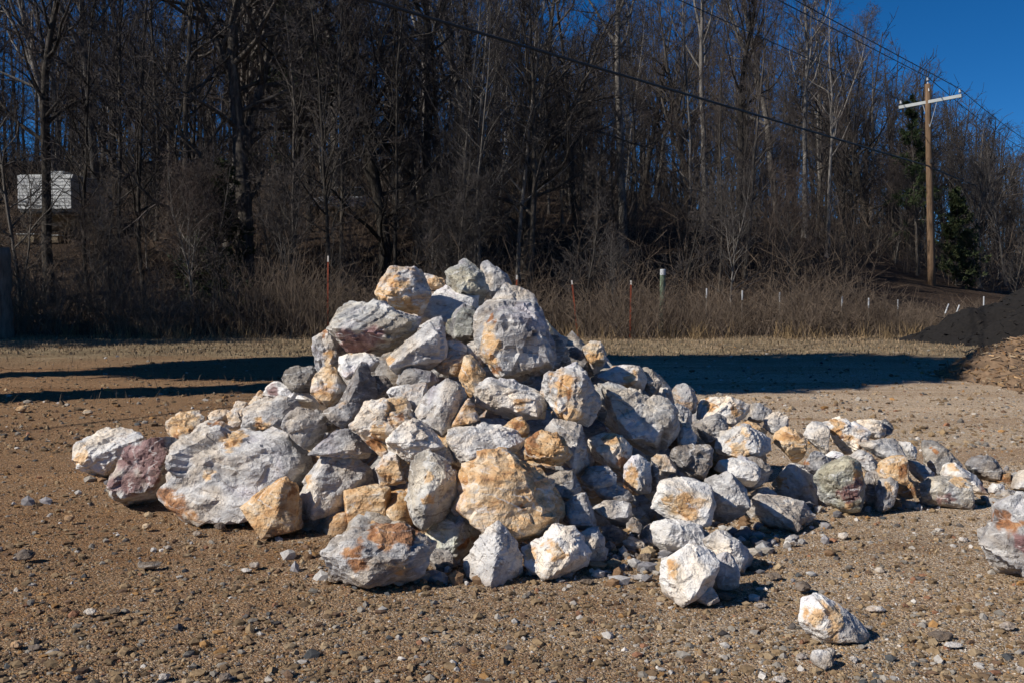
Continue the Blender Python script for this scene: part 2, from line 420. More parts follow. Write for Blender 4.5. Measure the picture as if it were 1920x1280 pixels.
def unit_rows(v): return v / (np.linalg.norm(v, axis=1)[:, None] + 1e-9)
def rock_shape(poly2, T, level, r, front=(), rough=1.0, strata=0.0, tilt=0.35):
    """poly2: outline in metres in the plane facing the camera (x right, y up); returns local verts (x right, y away, z up)"""
    P = np.asarray(poly2, float); c = (P.max(0) + P.min(0)) / 2; P = P - c
    while len(P) > 8:                                   # keep the corners that matter
        a, b = np.roll(P, 1, 0), np.roll(P, -1, 0)
        area = np.abs((P[:, 0] - a[:, 0]) * (b[:, 1] - a[:, 1]) - (P[:, 1] - a[:, 1]) * (b[:, 0] - a[:, 0]))
        P = np.delete(P, np.argmin(area), 0)
    hx, hy = np.ptp(P[:, 0]) / 2, np.ptp(P[:, 1]) / 2
    S = math.sqrt(hx * hy) * 2
    pts = []
    for p in P:
        pts.append((p[0], r.uniform(-.24, .20) * T, p[1]))
    ang = np.arctan2(P[:, 1] / hy, P[:, 0] / hx)
    def ring(n, sgn, lo, hi):
        a0 = r.uniform(0, 2 * math.pi)
        for j in range(n):
            th = a0 + 2 * math.pi * j / n + r.uniform(-.35, .35)
            p = P[np.argmin(np.abs((ang - th + math.pi) % (2 * math.pi) - math.pi))]
            k = r.uniform(.58, .90) if sgn < 0 else r.uniform(.5, .85); up = p[1] / hy * k
            f = T * r.uniform(lo, hi)
            if sgn < 0: f = max(f - tilt * 0.55 * T * up, 0.08 * T)
            pts.append((p[0] * k, sgn * f, p[1] * k))
    if len(front) < 4: ring(int(r.integers(3, 6)) if not front else 2, -1, .40, .52)
    ring(int(r.integers(4, 6)), 1, .34, .5)
    for (fx, fy, fd) in front:
        pts.append((fx - c[0], -T * fd, fy - c[1]))
    N, H = hull_planes(pts)
    V0, F = ICO[level]
    D = V0 * np.array([hx, T * .5, hy]); D /= np.linalg.norm(D, axis=1)[:, None]
    pw = 200.0
    def solve(N, H):
        q = np.clip(D @ N.T, 1e-6, None) / H[None, :]; m = q.max(1, keepdims=True)
        return 1.005 / (m[:, 0] * (np.sum((q / m) ** pw, axis=1)) ** (1 / pw))
    V = D * solve(N, H)[:, None]
    # planar breaks
    nc = 1; C = unit_rows(r.normal(size=(nc, 3)) * np.array([1, 1.2, 1]) + np.array([0, -.35, .1]))
    hc = (V @ C.T).max(0) * r.uniform(.78, .95, nc)
    V = D * solve(np.concatenate([N, C]), np.concatenate([H, hc]))[:, None]
    # chipped facets: cells with their own tilt
    rough = rough * .85
    K = int(r.integers(10, 18)); sd = V[r.integers(0, len(V), K)]
    o = r.uniform(0, 50, 3)
    Wp = V + 0.045 * S * np.stack([noise3(V / S * 2.6 + o + k * 9.1) for k in range(3)], -1)
    d2 = ((Wp[:, None, :] - sd[None]) ** 2).sum(-1); k1 = np.argmin(d2, 1)
    a = r.normal(0, 0.007, K) * S * rough; g = r.normal(0, 0.12, (K, 3)) * rough
    dl = V - sd[k1]
    off = np.clip(a[k1] + (g[k1] * dl).sum(1), -0.075 * S, 0.045 * S)
    K2 = 90; s2 = V[r.integers(0, len(V), K2)]; W2 = V + 0.025 * S * np.stack([noise3(V / S * 6 + o + k * 5.7) for k in range(3)], -1)
    k2 = np.argmin(((W2[:, None, :] - s2[None]) ** 2).sum(-1), 1)
    a2 = r.normal(0, 0.0045, K2) * S * rough; g2 = r.normal(0, 0.16, (K2, 3)) * rough
    off = off + np.clip(a2[k2] + (g2[k2] * (V - s2[k2])).sum(1), -0.022 * S, 0.018 * S)
    n1 = fbm(V / S * 2.2 + o + 5, 3) * 0.009 + fbm(V / S * 6.5 + o, 4, True, 0.55) * 0.006 * rough + fbm(V / S * 13 + o, 2, True) * 0.0035 * rough
    off = off + n1 * S
    st_ = strata if strata else (r.uniform(.35, .8) if r.random() < .55 else 0.0)
    if st_:                                             # ledges and open seams along the bedding
        b = r.normal(size=3); b /= np.linalg.norm(b)
        ph = (V @ b) / S * r.uniform(3.5, 6.5) + fbm(V / S * 1.6 + o, 3) * .55
        fr_ = ph % 1
        off = off + st_ * S * (0.042 * (fr_ - .5) - 0.020 * (1 - smooth01(fr_, .0, .09)))
    if level >= 5: off = off + fbm(V / S * 22 + o, 3, True) * 0.0035 * S * rough
    V = V + D * off[:, None]
    return V, F, c, S

ROCK_GROUP = 'boulders heaped in the rock pile'
REG = {'A': (560, 460, 3.2), 'B': (120, 680, 3.2), 'C': (560, 760, 3.2), 'D': (1020, 620, 4.0), 'E': (1440, 720, 4.0), 'F': (1080, 840, 3.2), 'P': (0, 0, 1.0)}
def parse(s, reg):
    ox, oy, k = REG[reg]
    return [(ox + float(a.split(',')[0]) / k, oy + float(a.split(',')[1]) / k) for a in s.split()]
rock_i = 0
def rock(reg, poly, label, tone=.55, warm=.0, maroon=.0, green=.0, stain='', mode='h', T=None, front='', rough=1.0, strata=0.0,
         dy=0.0, level=None, name='boulder', grow=1.035, group=ROCK_GROUP, tilt=.35, cat='rock'):
    """stain: 'o x,y,r' (ochre), 'm' (maroon), 'r' (rust) blobs in the region's pixels; mode h: lies on the heap, g: stands on the ground"""
    global rock_i
    rock_i += 1
    r = np.random.default_rng(1000 + rock_i)
    Q = np.array(parse(poly, reg)); k = REG[reg][2]
    mid = (Q.max(0) + Q.min(0)) / 2; Q = mid + (Q - mid) * grow
    w_px, h_px = np.ptp(Q[:, 0]), np.ptp(Q[:, 1])
    if mode == 'g':
        Yb = ground_Y(Q[:, 1].max() - 2); Tm = math.sqrt(w_px * h_px) * Yb / FPX
        tt = (T or r.uniform(.8, 1.05)) * Tm; Yc = Yb + 0.16 * tt
    elif mode == 'h': 
        Yc = heap_Y(*mid); tt = (T or r.uniform(.8, 1.05)) * math.sqrt(w_px * h_px) * Yc / FPX
    else:
        Yc = float(mode); tt = (T or r.uniform(.8, 1.05)) * math.sqrt(w_px * h_px) * Yc / FPX
    Yc += dy
    def flat(u, v):
        p = at(u, v, Yc); return (p[0], p[2])
    fr = []
    for a in front.split():
        x, y, f = a.split(','); ox, oy, kk = REG[reg]
        fr.append((*flat(ox + float(x) / kk, oy + float(y) / kk), float(f)))
    if level is None: level = 5 if w_px * h_px > 6000 else (4 if w_px * h_px > 700 else 3)
    V, F, c, S = rock_shape([flat(*q) for q in Q], tt, level, r, fr, rough, strata, tilt)
    V = V + np.array([c[0], Yc, c[1]])
    if mode == 'g': V[:, 2] = np.maximum(V[:, 2], -0.03)
    # stain blobs, by place on the stone
    st = np.zeros((len(V), 3))
    ox, oy, kk = REG[reg]
    for it in stain.split(';'):
        it = it.split()
        if len(it) < 2: continue
        ch = 'omr'.index(it[0])
        for b in it[1:]:
            x, y, rr = (float(z) for z in b.split(','))
            bx, bz = flat(ox + x / kk, oy + y / kk); R = rr / kk * Yc / FPX
            wz = 0.75 * R * fbm(np.stack([V[:, 0], V[:, 1], V[:, 2]], -1) / R * 0.9 + rock_i, 3)
            wx = 0.75 * R * fbm(np.stack([V[:, 0], V[:, 1], V[:, 2]], -1) / R * 0.9 + rock_i + 31, 3)
            d = np.sqrt((V[:, 0] + wx - bx) ** 2 + (V[:, 2] + wz - bz) ** 2 + (0.5 * np.maximum(V[:, 1] - Yc, 0)) ** 2)
            st[:, ch] = np.maximum(st[:, ch], 1 - smooth01(d, R * 0.25, R * 1.45))
    base = np.array([V[:, 0].mean(), V[:, 1].mean(), V[:, 2].min()])
    me = np_mesh(name, V - base, F, M_ROCK, False, {'stain': st})
    o = link(name, me, None, base)
    o['tone'] = float(tone); o['warm'] = float(warm); o['maroon'] = float(maroon); o['green'] = float(green)
    tag(o, label, cat, group)
    return o

# ---- top of the heap
rock('A', '505,270 510,200 560,145 700,132 740,170 775,245 790,300 770,370 735,415 640,385 500,360 465,330 465,285', 'cream and tan blocky boulder perched at the upper left of the pile top', .62, .42, stain='o 510,310,60 640,370,70 600,250,60', mode='7.18', front='600,190,.5 590,330,.62 720,380,.4', T=.9)
rock('A', '880,160 935,115 1000,85 1060,105 1110,150 1140,215 1145,300 1100,370 1070,300 960,285 890,235', 'grey green-flecked boulder crowning the very top of the pile', .50, .02, .05, .7, mode='7.55', front='1040,200,.5 1000,270,.6')
rock('A', '1090,105 1140,97 1190,130 1250,185 1275,230 1265,280 1200,330 1140,370 1110,300 1120,200', 'pinkish grey boulder tucked behind the right side of the topmost boulder', .55, .0, .18, mode='7.9')
rock('A', '750,165 800,182 830,187 885,210 900,270 800,270 770,230', 'small orange and white stone wedged between the two top boulders', .62, .5, mode='7.75', stain='o 830,215,40')
rock('A', '780,300 870,255 960,280 1078,300 1085,400 1000,460 890,500 800,470 730,460 715,430 760,370', 'pale slab with a dark shadow across it below the topmost boulder', .68, .08, mode='7.5', T=1.0)
rock('A', '885,500 930,400 985,360 1050,375 1090,420 1085,560 1010,590 940,570 890,520', 'mottled dark grey-green boulder left of the tall layered block', .40, .0, .1, 1.0, mode='7.12')
rock('A', '1085,420 1150,340 1245,258 1400,312 1450,400 1530,600 1530,740 1240,812 1110,770', 'big layered block with orange and white left face high on the pile', .50, .06, .36, stain='o 1140,560,75 1150,670,50;r 1165,440,42 1200,715,40', mode='6.85', front='1225,425,.52 1200,740,.60 1420,430,.44 1500,690,.46', T=.95, strata=.7, rough=.9)
rock('A', '1455,430 1490,445 1525,500 1530,540 1470,545', 'small pale lichen-tinted stone peeking out right of the layered block', .6, .05, 0, .8, mode='7.45')
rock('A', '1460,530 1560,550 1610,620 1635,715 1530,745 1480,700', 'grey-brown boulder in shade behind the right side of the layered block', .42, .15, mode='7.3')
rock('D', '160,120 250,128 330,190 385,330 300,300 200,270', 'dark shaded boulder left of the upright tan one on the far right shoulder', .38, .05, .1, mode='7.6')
rock('D', '270,130 300,100 350,80 420,82 450,130 468,200 440,270 385,335 340,230', 'upright tan and white boulder standing on the right shoulder against the shadow', .60, .22, mode='7.55', stain='o 370,170,70')
rock('A', '195,500 215,420 270,345 330,330 480,345 560,370 650,400 715,440 725,490 700,530 560,625 460,650 300,640 230,560', 'large smooth grey boulder with maroon lower face on the upper left shoulder', .52, .0, .12, .25, stain='m 400,570,130 330,590,90', mode='6.95', front='330,480,.5 600,500,.5 420,620,.3', tilt=.1, T=1.0, rough=.8)
rock('A', '80,600 95,560 190,490 215,560 290,640 240,660 235,735 120,750 90,700 75,650', 'lilac grey boulder with rusty corner under the large smooth grey boulder', .53, .05, .2, stain='r 165,515,45;o 210,690,50', mode='7.1')
rock('A', '525,680 580,625 720,510 770,475 850,480 890,620 880,680 760,740 600,775 545,740', 'light grey wedge-shaped boulder slanting up in the middle of the upper pile', .56, .05, mode='6.6', stain='o 545,690,40', front='840,520,.4 640,690,.55', tilt=.5, rough=.8)
rock('A', '715,490 790,460 800,440 855,420 878,490 880,560 850,540 760,500', 'small jagged white stone on top of the light grey wedge', .66, .15, mode='6.85')
rock('A', '880,575 940,565 1000,600 1015,645 950,660 895,630', 'small cream stone below the grey-green boulder', .72, .35, mode='6.72')
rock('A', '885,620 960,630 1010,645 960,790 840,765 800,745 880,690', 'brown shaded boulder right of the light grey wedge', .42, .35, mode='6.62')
rock('A', '1010,590 1090,565 1115,740 1060,700 1005,640', 'narrow pinkish white stone squeezed against the layered block', .62, .2, mode='6.75')
rock('A', '960,790 1000,660 1030,655 1130,770 1060,880 1030,905 980,840', 'smooth orange-tan stone leaning under the layered block', .58, .62, mode='6.42', rough=.6, stain='o 1030,760,90')
rock('A', '235,720 250,670 300,650 380,645 440,655 490,690 450,750 330,780 300,800 240,760', 'cream white boulder below the large smooth grey boulder', .74, .22, mode='6.75')
rock('A', '75,840 90,780 140,740 215,730 260,790 280,850 250,920 180,965 120,930 80,880', 'round white and orange boulder on the left flank', .68, .40, mode='6.75', stain='o 160,920,50 200,780,50;r 150,925,30')
rock('B', '1310,80 1340,40 1400,20 1490,15 1530,60 1510,130 1480,175 1400,165 1330,130', 'dull grey boulder at the outer left of the upper flank', .42, .0, .08, .2, mode='7.1')
rock('A', '300,920 320,780 370,705 400,715 450,800 470,870 470,910 380,960 290,990 230,960', 'pointed dark grey spike-shaped boulder on the left flank', .38, .0, mode='6.62', front='380,800,.5 300,960,.5', rough=.8)
rock('A', '145,990 280,930 380,945 340,1040 270,1095 200,1050', 'grey and tan boulder below the pointed spike-shaped one', .45, .22, mode='6.5')
rock('A', '570,810 640,745 690,730 800,760 845,810 790,845 700,860 620,845', 'maroon-grey flat-topped boulder in the centre of the pile', .45, .0, .30, .1, mode='6.5')
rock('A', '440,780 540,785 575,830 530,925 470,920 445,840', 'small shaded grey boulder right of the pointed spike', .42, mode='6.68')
rock('A', '525,880 550,850 620,835 645,915 560,930', 'small white stone left of the tan one in the pile centre', .70, .06, mode='6.42')
rock('A', '610,840 700,850 765,825 770,900 730,1010 690,1015 640,920', 'tan weathered boulder leaning against the grey prism', .60, .34, mode='6.32')
rock('A', '700,1000 760,890 890,790 960,830 1005,900 1000,980 870,1140 790,1080 740,1050', 'smooth grey prism-shaped boulder with sharp ridge in the pile centre', .58, .0, mode='6.12', front='850,960,.55 960,850,.36 800,1070,.55', T=.8, rough=.55, tilt=.2)
rock('A', '320,1060 400,950 500,920 620,920 680,1000 720,1050 640,1080 560,1130 520,1190 440,1160 330,1090', 'white and tan hollowed boulder with orange patch, left of the grey prism', .66, .24, mode='6.15', stain='o 590,980,80 500,1100,50;r 620,1010,30')
rock('A', '510,1195 560,1120 690,1030 780,1080 870,1190 860,1215 690,1265 630,1255', 'white wedge with shaded underside below the grey prism', .74, .06, mode='5.92', front='560,1150,.5 850,1190,.45 690,1170,.62', tilt=.1, T=.9, rough=.8)
rock('A', '330,1085 440,1150 570,1215 640,1260 520,1262 420,1185', 'brown slab edge under the white and tan hollowed boulder', .42, .55, mode='6.08', stain='r 450,1180,60')
rock('A', '1050,860 1100,800 1150,790 1230,815 1400,860 1460,890 1490,950 1470,1040 1390,1045 1300,1035 1150,985 1070,960 1055,910', 'long pale grey block lying level in the right centre of the pile', .62, .02, mode='6.32', stain='o 1330,930,45', front='1120,850,.4 1420,900,.45 1250,950,.55', T=.75, rough=.7)
rock('A', '1450,860 1480,780 1560,730 1690,720 1740,770 1790,850 1800,960 1740,1060 1680,1075 1600,1040 1530,930 1460,890', 'many-sided grey and tan boulder right of the long pale block', .58, .20, mode='6.35', stain='o 1570,830,75 1600,1000,80;r 1600,870,30', front='1690,760,.42 1700,1000,.5 1530,860,.45', rough=.9)
rock('A', '900,1090 930,1060 970,990 1020,905 1055,960 1085,1050 1010,1080', 'orange stained stone right of the grey prism', .60, .55, mode='6.05')
rock('A', '1230,1090 1280,1040 1340,1025 1380,1080 1375,1140 1330,1155 1250,1115', 'small rust-brown stone under the long pale block', .42, .6, mode='6.1', stain='r 1310,1080,50')
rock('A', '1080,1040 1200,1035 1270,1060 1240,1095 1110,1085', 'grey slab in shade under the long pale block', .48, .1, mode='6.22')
rock('C', '880,200 910,130 1080,105 1230,130 1330,180 1360,200 1330,280 1200,295 1040,335 960,365 900,300', 'wide pinkish white boulder just above the big orange-white one', .66, .04, .16, mode='5.98', front='920,200,.4 1280,220,.45 1050,280,.6', rough=1.0, strata=.4)
rock('C', '1345,260 1360,200 1460,150 1540,165 1600,220 1635,280 1600,350 1560,375 1480,340 1360,320', 'brown-ochre boulder right of the wide pinkish white one', .5, .62, mode='5.85', stain='r 1400,200,60 1380,270,40;o 1500,260,110', front='1500,280,.6 1560,190,.4')
rock('C', '1480,150 1530,85 1620,78 1700,120 1730,190 1735,330 1690,430 1640,390 1630,270 1550,160', 'grey and tan angular boulder behind the brown-ochre one', .55, .14, mode='6.1', front='1650,220,.5', rough=.7)
rock('D', '335,800 390,778 500,772 580,790 650,870 640,950 560,1030 460,1000 390,970 345,870', 'cream boulder with orange underside below the large dark oval one', .72, .25, mode='6.3', stain='o 500,800,60;r 570,950,75', front='560,880,.55 400,900,.45')
rock('D', '400,390 440,370 560,410 740,470 880,510 960,560 995,640 1000,720 930,800 860,890 770,890 650,820 550,770 490,700 470,600 440,470', 'large dark grey oval boulder with white top slanting down to the right', .55, .0, .0, .12, mode='6.62', front='520,620,.42 900,640,.40 780,800,.5 640,760,.5', tilt=.4, T=.95)
rock('D', '385,340 450,300 560,258 610,290 680,255 730,275 760,360 770,460 720,455 600,415 490,390', 'white and brown knobbly boulder behind the large dark oval one', .66, .24, mode='7.3', stain='o 640,360,60')
rock('D', '730,275 800,280 860,330 880,380 850,480 800,485 765,455 745,350', 'rough grey boulder at the right end behind the large dark oval one', .47, .0, .05, mode='7.35', strata=.7)
rock('D', '850,490 870,425 930,428 965,480 960,535 900,515', 'small pale stone against the dark shadow behind the oval boulder', .6, .15, .1, mode='7.5')
rock('D', '965,450 1000,400 1060,395 1120,440 1155,530 1130,600 1100,625 1060,585 990,545 985,490', 'upright brown-tan boulder standing alone against the long shadow', .45, .32, mode='7.3', strata=.4)
rock('D', '955,560 990,535 1060,570 1110,610 1105,690 1040,700 1000,645', 'pale grey stone right of the large dark oval boulder', .58, .03, mode='7.0')
rock('D', '1000,780 1030,725 1100,730 1155,790 1140,850 1080,862 1010,842', 'small whitish stone sitting on the wood-grained grey boulder', .64, .03, mode='6.72')
rock('D', '1025,690 1100,680 1110,735 1040,740', 'tiny grey stone stacked above the small whitish one', .58, mode='6.85')
rock('D', '1130,670 1150,600 1190,520 1250,500 1380,490 1450,505 1530,550 1545,600 1500,650 1400,710 1330,665 1240,635', 'large cream-white boulder at the top of the right tail', .74, .18, mode='7.35', stain='o 1240,560,50 1420,600,45', rough=.7)
rock('D', '1540,545 1600,530 1690,590 1705,625 1640,665 1600,695 1500,670 1530,600', 'grey boulder right of the large cream-white one', .5, .05, mode='7.6')
rock('D', '1110,705 1200,650 1290,628 1345,650 1375,720 1330,780 1250,850 1200,830 1150,760', 'round purple-grey boulder below the large cream-white one', .45, .0, .26, mode='6.95')
rock('D', '1280,870 1340,760 1420,715 1500,700 1640,760 1700,810 1690,890 1600,945 1430,950 1300,915', 'large white-grey boulder with yellow stain in the right tail', .64, .10, mode='6.75', stain='o 1440,850,80 1480,740,40', front='1580,850,.5 1360,880,.5')
rock('D', '1480,705 1530,668 1620,710 1675,755 1660,790 1560,745', 'small bright orange stone on the white-grey boulder with yellow stain', .62, .75, mode='7.05', stain='o 1580,720,80')
rock('D', '1640,665 1700,620 1760,605 1810,640 1835,695 1750,785 1690,745 1640,725', 'bluish white lumpy stone between the cream and orange boulders of the tail', .62, .0, mode='7.45')
rock('D', '945,900 970,860 1100,850 1240,860 1265,900 1250,1000 1190,1090 1060,1080 1010,1010 960,950', 'grey-brown boulder with wood-like grain below the small whitish stone', .42, .14, mode='6.4', strata=1.2, front='960,900,.4 1240,880,.35 1150,1050,.45', tilt=-.1)
rock('D', '800,960 850,930 910,930 960,990 1000,1040 940,1095 870,1115 850,1040', 'tan stone left of the wood-grained grey boulder', .56, .40, mode='6.35')
rock('D', '575,1080 600,1000 660,930 740,922 790,970 810,1080 800,1210 720,1218 650,1185 590,1130', 'pale faceted boulder with tan lower face in the pile front right', .62, .16, mode='6.1', stain='o 640,1080,70', front='700,1060,.5', rough=.5)
rock('D', '800,970 850,1010 870,1100 850,1175 805,1210', 'narrow grey stone right beside the pale faceted boulder', .45, .05, mode='6.2')
rock('D', '280,1100 330,1030 400,1015 480,1020 545,1075 530,1145 420,1155 370,1175 300,1135', 'light grey fractured stone right of the big orange-white boulder top', .54, .08, mode='6.0', strata=.8)
rock('F', '110,250 150,215 230,210 310,250 350,300 300,330 210,325 150,290', 'flat dark grey stone in the hollow right of the big orange-white boulder', .44, .08, mode='5.95', strata=.7)
rock('D', '535,1135 600,1140 665,1200 640,1235 590,1205', 'small rusty red stone beside the pale faceted boulder', .42, .8, mode='5.98', stain='r 600,1180,60')
rock('F', '835,130 860,70 1000,60 1080,90 1110,130 1090,180 1030,225 960,185 900,145', 'cream block with flat front behind the grey boulder of the right front', .68, .22, mode='6.45', rough=.6, front='1070,120,.5')
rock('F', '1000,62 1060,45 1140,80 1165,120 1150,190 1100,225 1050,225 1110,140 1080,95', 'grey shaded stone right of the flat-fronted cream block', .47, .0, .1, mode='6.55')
rock('F', '465,370 465,260 500,200 600,182 700,200 800,190 830,250 830,350 790,440 740,455 620,430 520,410', 'large smooth white boulder with tan patches at the right front', .74, .14, mode='5.78', stain='o 640,320,80 540,300,40', front='520,240,.45 790,280,.5 700,400,.5', rough=.55, T=.8)
rock('F', '780,190 850,130 900,120 970,170 1020,240 1035,330 1000,400 900,445 820,440 800,420 825,300', 'grey boulder with shaded right face touching the large smooth white one', .52, .02, mode='5.98', front='880,280,.5', rough=.7)
rock('F', '1030,370 1060,290 1100,275 1300,300 1370,310 1410,390 1390,440 1290,475 1180,465 1060,430', 'flattish grey boulder lying on the gravel right of the large white one', .56, .05, .05, mode='g', stain='o 1080,430,40 1340,430,30', front='1100,330,.4 1300,400,.5')
rock('F', '1050,275 1100,235 1160,232 1215,290 1180,310 1100,305', 'pale grey stone behind the flattish grey boulder', .6, mode='6.5')
rock('F', '1190,230 1215,150 1260,105 1330,95 1400,130 1440,200 1445,290 1410,340 1350,325 1250,305 1200,265', 'yellowish white round boulder at the front of the right tail', .68, .20, mode='g', dy=.1, stain='o 1215,200,40', front='1340,230,.5')
rock('F', '1445,180 1490,100 1560,70 1620,55 1700,90 1720,150 1725,290 1690,370 1620,400 1560,370 1480,310 1450,240', 'greenish grey boulder with red and yellow blotches at the front of the right tail', .48, .08, .12, .9, mode='g', stain='m 1620,230,75;o 1660,140,45 1600,320,30', front='1690,140,.35 1500,150,.45 1640,330,.5', rough=.7, tilt=.15)
rock('E', '270,590 330,500 390,500 475,565 410,620 370,690 300,650', 'purple-grey stone behind the yellowish white round boulder', .48, .0, .4, mode='6.9', stain='r 270,580,25')
rock('E', '50,400 90,340 140,305 220,360 280,400 290,490 240,560 200,595 120,510 60,440', 'bright orange angular boulder in the middle of the right tail', .64, .72, mode='7.15', stain='o 170,440,130', front='120,420,.5 240,470,.5', rough=.6)
rock('E', '270,390 300,310 360,270 440,290 460,360 450,470 420,525 340,450 290,440', 'pale grey upright boulder right of the bright orange one', .62, .05, mode='7.2', front='440,340,.35 420,490,.4', rough=.6)
rock('E', '395,280 500,250 600,260 680,300 730,340 725,420 660,490 560,518 530,410 470,350', 'cream-white boulder with orange spots topping the right tail', .74, .28, mode='7.35', stain='o 500,270,40 480,340,30 560,380,35;r 510,380,22 630,440,25')
rock('E', '670,275 740,250 850,270 875,380 800,418 770,412 720,345', 'cream boulder behind the orange-spotted one on the right tail', .70, .3, mode='7.6')
rock('E', '835,275 890,265 935,310 920,360 870,398 845,340', 'dark purple knob of stone at the end of the cream boulder', .38, .0, .35, mode='7.65')
rock('E', '695,450 760,415 870,400 960,410 1010,480 1000,540 870,555 780,510', 'flat purple-grey slab lying tilted on the right tail', .52, .0, .22, mode='7.05', T=1.1, front='720,455,.3 860,530,.5')
rock('E', '590,525 700,485 770,520 820,590 800,625 720,645 690,590 640,560', 'tan-white stone under the flat purple-grey slab', .62, .14, mode='7.0')
rock('E', '435,535 480,500 540,505 595,550 500,575', 'small white stone below the orange-spotted boulder', .72, .08, mode='7.02')
rock('E', '980,430 1060,430 1110,480 1105,585 1050,565 1015,500', 'pale grey stone behind the end of the flat purple-grey slab', .6, mode='7.4')
rock('E', '840,600 870,560 960,525 1030,540 1045,620 1030,755 960,745 930,710 850,695', 'orange-brown upright slab leaning under the flat purple-grey one', .52, .62, mode='6.75', stain='r 980,620,50;o 960,640,90', strata=.8, rough=.9)
rock('E', '960,750 1060,690 1090,750 1095,862 1040,878 980,855', 'rusty orange stone at the foot of the orange-brown upright slab', .5, .68, mode='g', dy=.12, stain='r 1060,790,45')
rock('E', '830,720 900,690 960,720 965,800 920,910 850,962 805,942 810,870', 'purple-grey upright stone in front of the orange-brown slab', .50, .0, .34, mode='g', stain='o 880,760,40')
rock('E', '715,665 790,630 840,665 835,800 800,962 730,925 715,800', 'blue-grey stone in deep shade right of the red-blotched boulder', .50, mode='g', dy=.18)
rock('E', '1040,560 1100,570 1200,620 1260,685 1150,735 1100,650 1050,630', 'low grey stone behind the rusty stones of the right tail', .5, mode='7.2')
rock('E', '1145,560 1170,440 1250,425 1300,450 1370,530 1440,600 1400,650 1280,700 1200,690', 'grey pointed boulder at the back of the right tail', .44, .05, 0, .15, mode='7.6', stain='r 1215,480,22')
rock('E', '1295,690 1320,610 1370,578 1440,620 1560,690 1610,760 1625,825 1580,845 1500,840 1420,800', 'white and pink pointed boulder behind the flat maroon-grey one', .70, .18, .14, mode='7.3', stain='o 1350,600,35;m 1560,760,40', front='1380,640,.4')
rock('E', '1135,840 1150,760 1220,700 1400,685 1500,690 1530,770 1530,840 1480,920 1380,925 1240,905 1160,880', 'maroon-grey loaf-shaped boulder on the gravel at the end of the right tail', .52, .10, .22, .3, mode='g', stain='m 1280,830,50;o 1400,720,60', front='1200,750,.4 1480,740,.42 1360,860,.55', tilt=.1, rough=.6)
rock('E', '1480,600 1520,560 1620,530 1720,560 1755,640 1700,710 1640,735 1560,690', 'dark grey stone at the far end of the right tail', .38, .0, .02, mode='g')
rock('E', '1645,800 1690,740 1770,750 1765,800 1680,828', 'small pale chip between the dark grey stone and the tail end', .64, .2, mode='g', group=None, name='stone')
rock('E', '1595,840 1640,825 1690,880 1670,898 1615,896', 'small tan stone beside the maroon-grey loaf-shaped boulder', .52, .35, mode='g', group=None, name='stone')
rock('E', '1710,850 1790,790 1860,800 1855,860 1750,882', 'small grey stone near the right edge beyond the tail', .55, mode='g', group=None, name='stone')
rock('E', '1820,770 1870,690 1920,640 1990,650 2010,760 1920,805', 'pale grey stone cut by the right edge of the picture', .62, mode='g', group=None)
rock('E', '1675,695 1750,665 1820,668 1805,745 1700,725', 'thin rust-brown slab lying past the dark grey stone', .4, .6, mode='g', stain='r 1750,700,60', name='stone', group=None)
rock('P', '1840,1020 1850,985 1870,950 1920,925 1990,930 2040,1000 2030,1070 1940,1086 1870,1076 1845,1050', 'lilac boulder with maroon and ochre patches cut by the right edge', .50, .0, .30, mode='g', stain='r 1872,972,22;m 1890,1003,18', group=None, front='1880,990,.5', T=.8)
# ---- left lobe
rock('B', '75,600 95,470 150,425 240,400 400,410 500,435 460,520 390,600 320,660 260,700 200,680 130,640', 'white and cream boulder at the far left end of the pile', .72, .16, .04, mode='g', dy=.1, stain='o 170,540,60', front='130,600,.4 260,520,.5 300,640,.4')
rock('B', '262,760 340,600 400,500 470,445 560,435 680,470 720,480 660,620 620,720 610,790 480,820 400,850 270,800', 'slab-sided boulder with dark maroon face near the left end', .56, .0, .12, .35, mode='g', stain='m 450,660,130 580,520,130 450,560,110 560,640,90', front='340,690,.5 600,700,.5 440,760,.5', rough=.55, tilt=.5)
rock('B', '605,720 640,610 700,500 760,470 850,460 950,440 1100,385 1200,385 1330,420 1440,520 1475,590 1450,700 1420,790 1260,860 1150,900 1050,930 920,935 750,915 680,870 620,800', 'biggest grey-white boulder with rusty lower left corner at the left front', .58, .03, .03, mode='g', dy=.1, stain='r 720,790,110 820,870,90 640,740,50;o 940,620,50 1030,440,70 860,830,40', front='720,540,.36 1150,520,.40 1380,600,.34 640,760,.42 900,900,.62 1180,840,.62', rough=1.5, T=.85)
rock('B', '1085,850 1160,790 1280,705 1330,690 1395,740 1400,840 1430,980 1350,1005 1210,1012 1150,950 1095,920', 'orange wedge-shaped boulder at the front of the biggest grey-white one', .62, .60, mode='g', dy=-.02, stain='o 1220,830,150;r 1370,760,35', front='1330,720,.42 1235,1000,.7 1320,860,.62', rough=.5, T=.9, tilt=.15)
rock('B', '1410,820 1430,740 1480,620 1560,510 1680,480 1780,540 1850,620 1870,720 1800,860 1690,960 1520,960 1430,910', 'lilac grey dome-shaped boulder right of the orange wedge', .57, .0, .10, mode='g', stain='o 1480,680,45', front='1560,640,.5 1600,860,.5', tilt=.4)
rock('C', '255,530 290,495 460,475 540,500 550,690 440,710 320,737 285,640', 'flat yellow-ochre block in front of the lilac grey dome', .68, .66, mode='g', stain='o 420,600,190', front='300,520,.42 530,510,.45 530,680,.5 320,720,.48', rough=.35, T=.8, tilt=.1)
rock('C', '500,475 640,455 670,560 662,650 600,705 540,695 535,560', 'rough grey and tan boulder right of the yellow-ochre block', .52, .26, mode='g', dy=.12)
rock('C', '465,370 540,260 590,265 630,400 655,460 500,475', 'yellowish cream pointed stone above the yellow-ochre block', .66, .42, mode='5.95', stain='o 550,400,60')
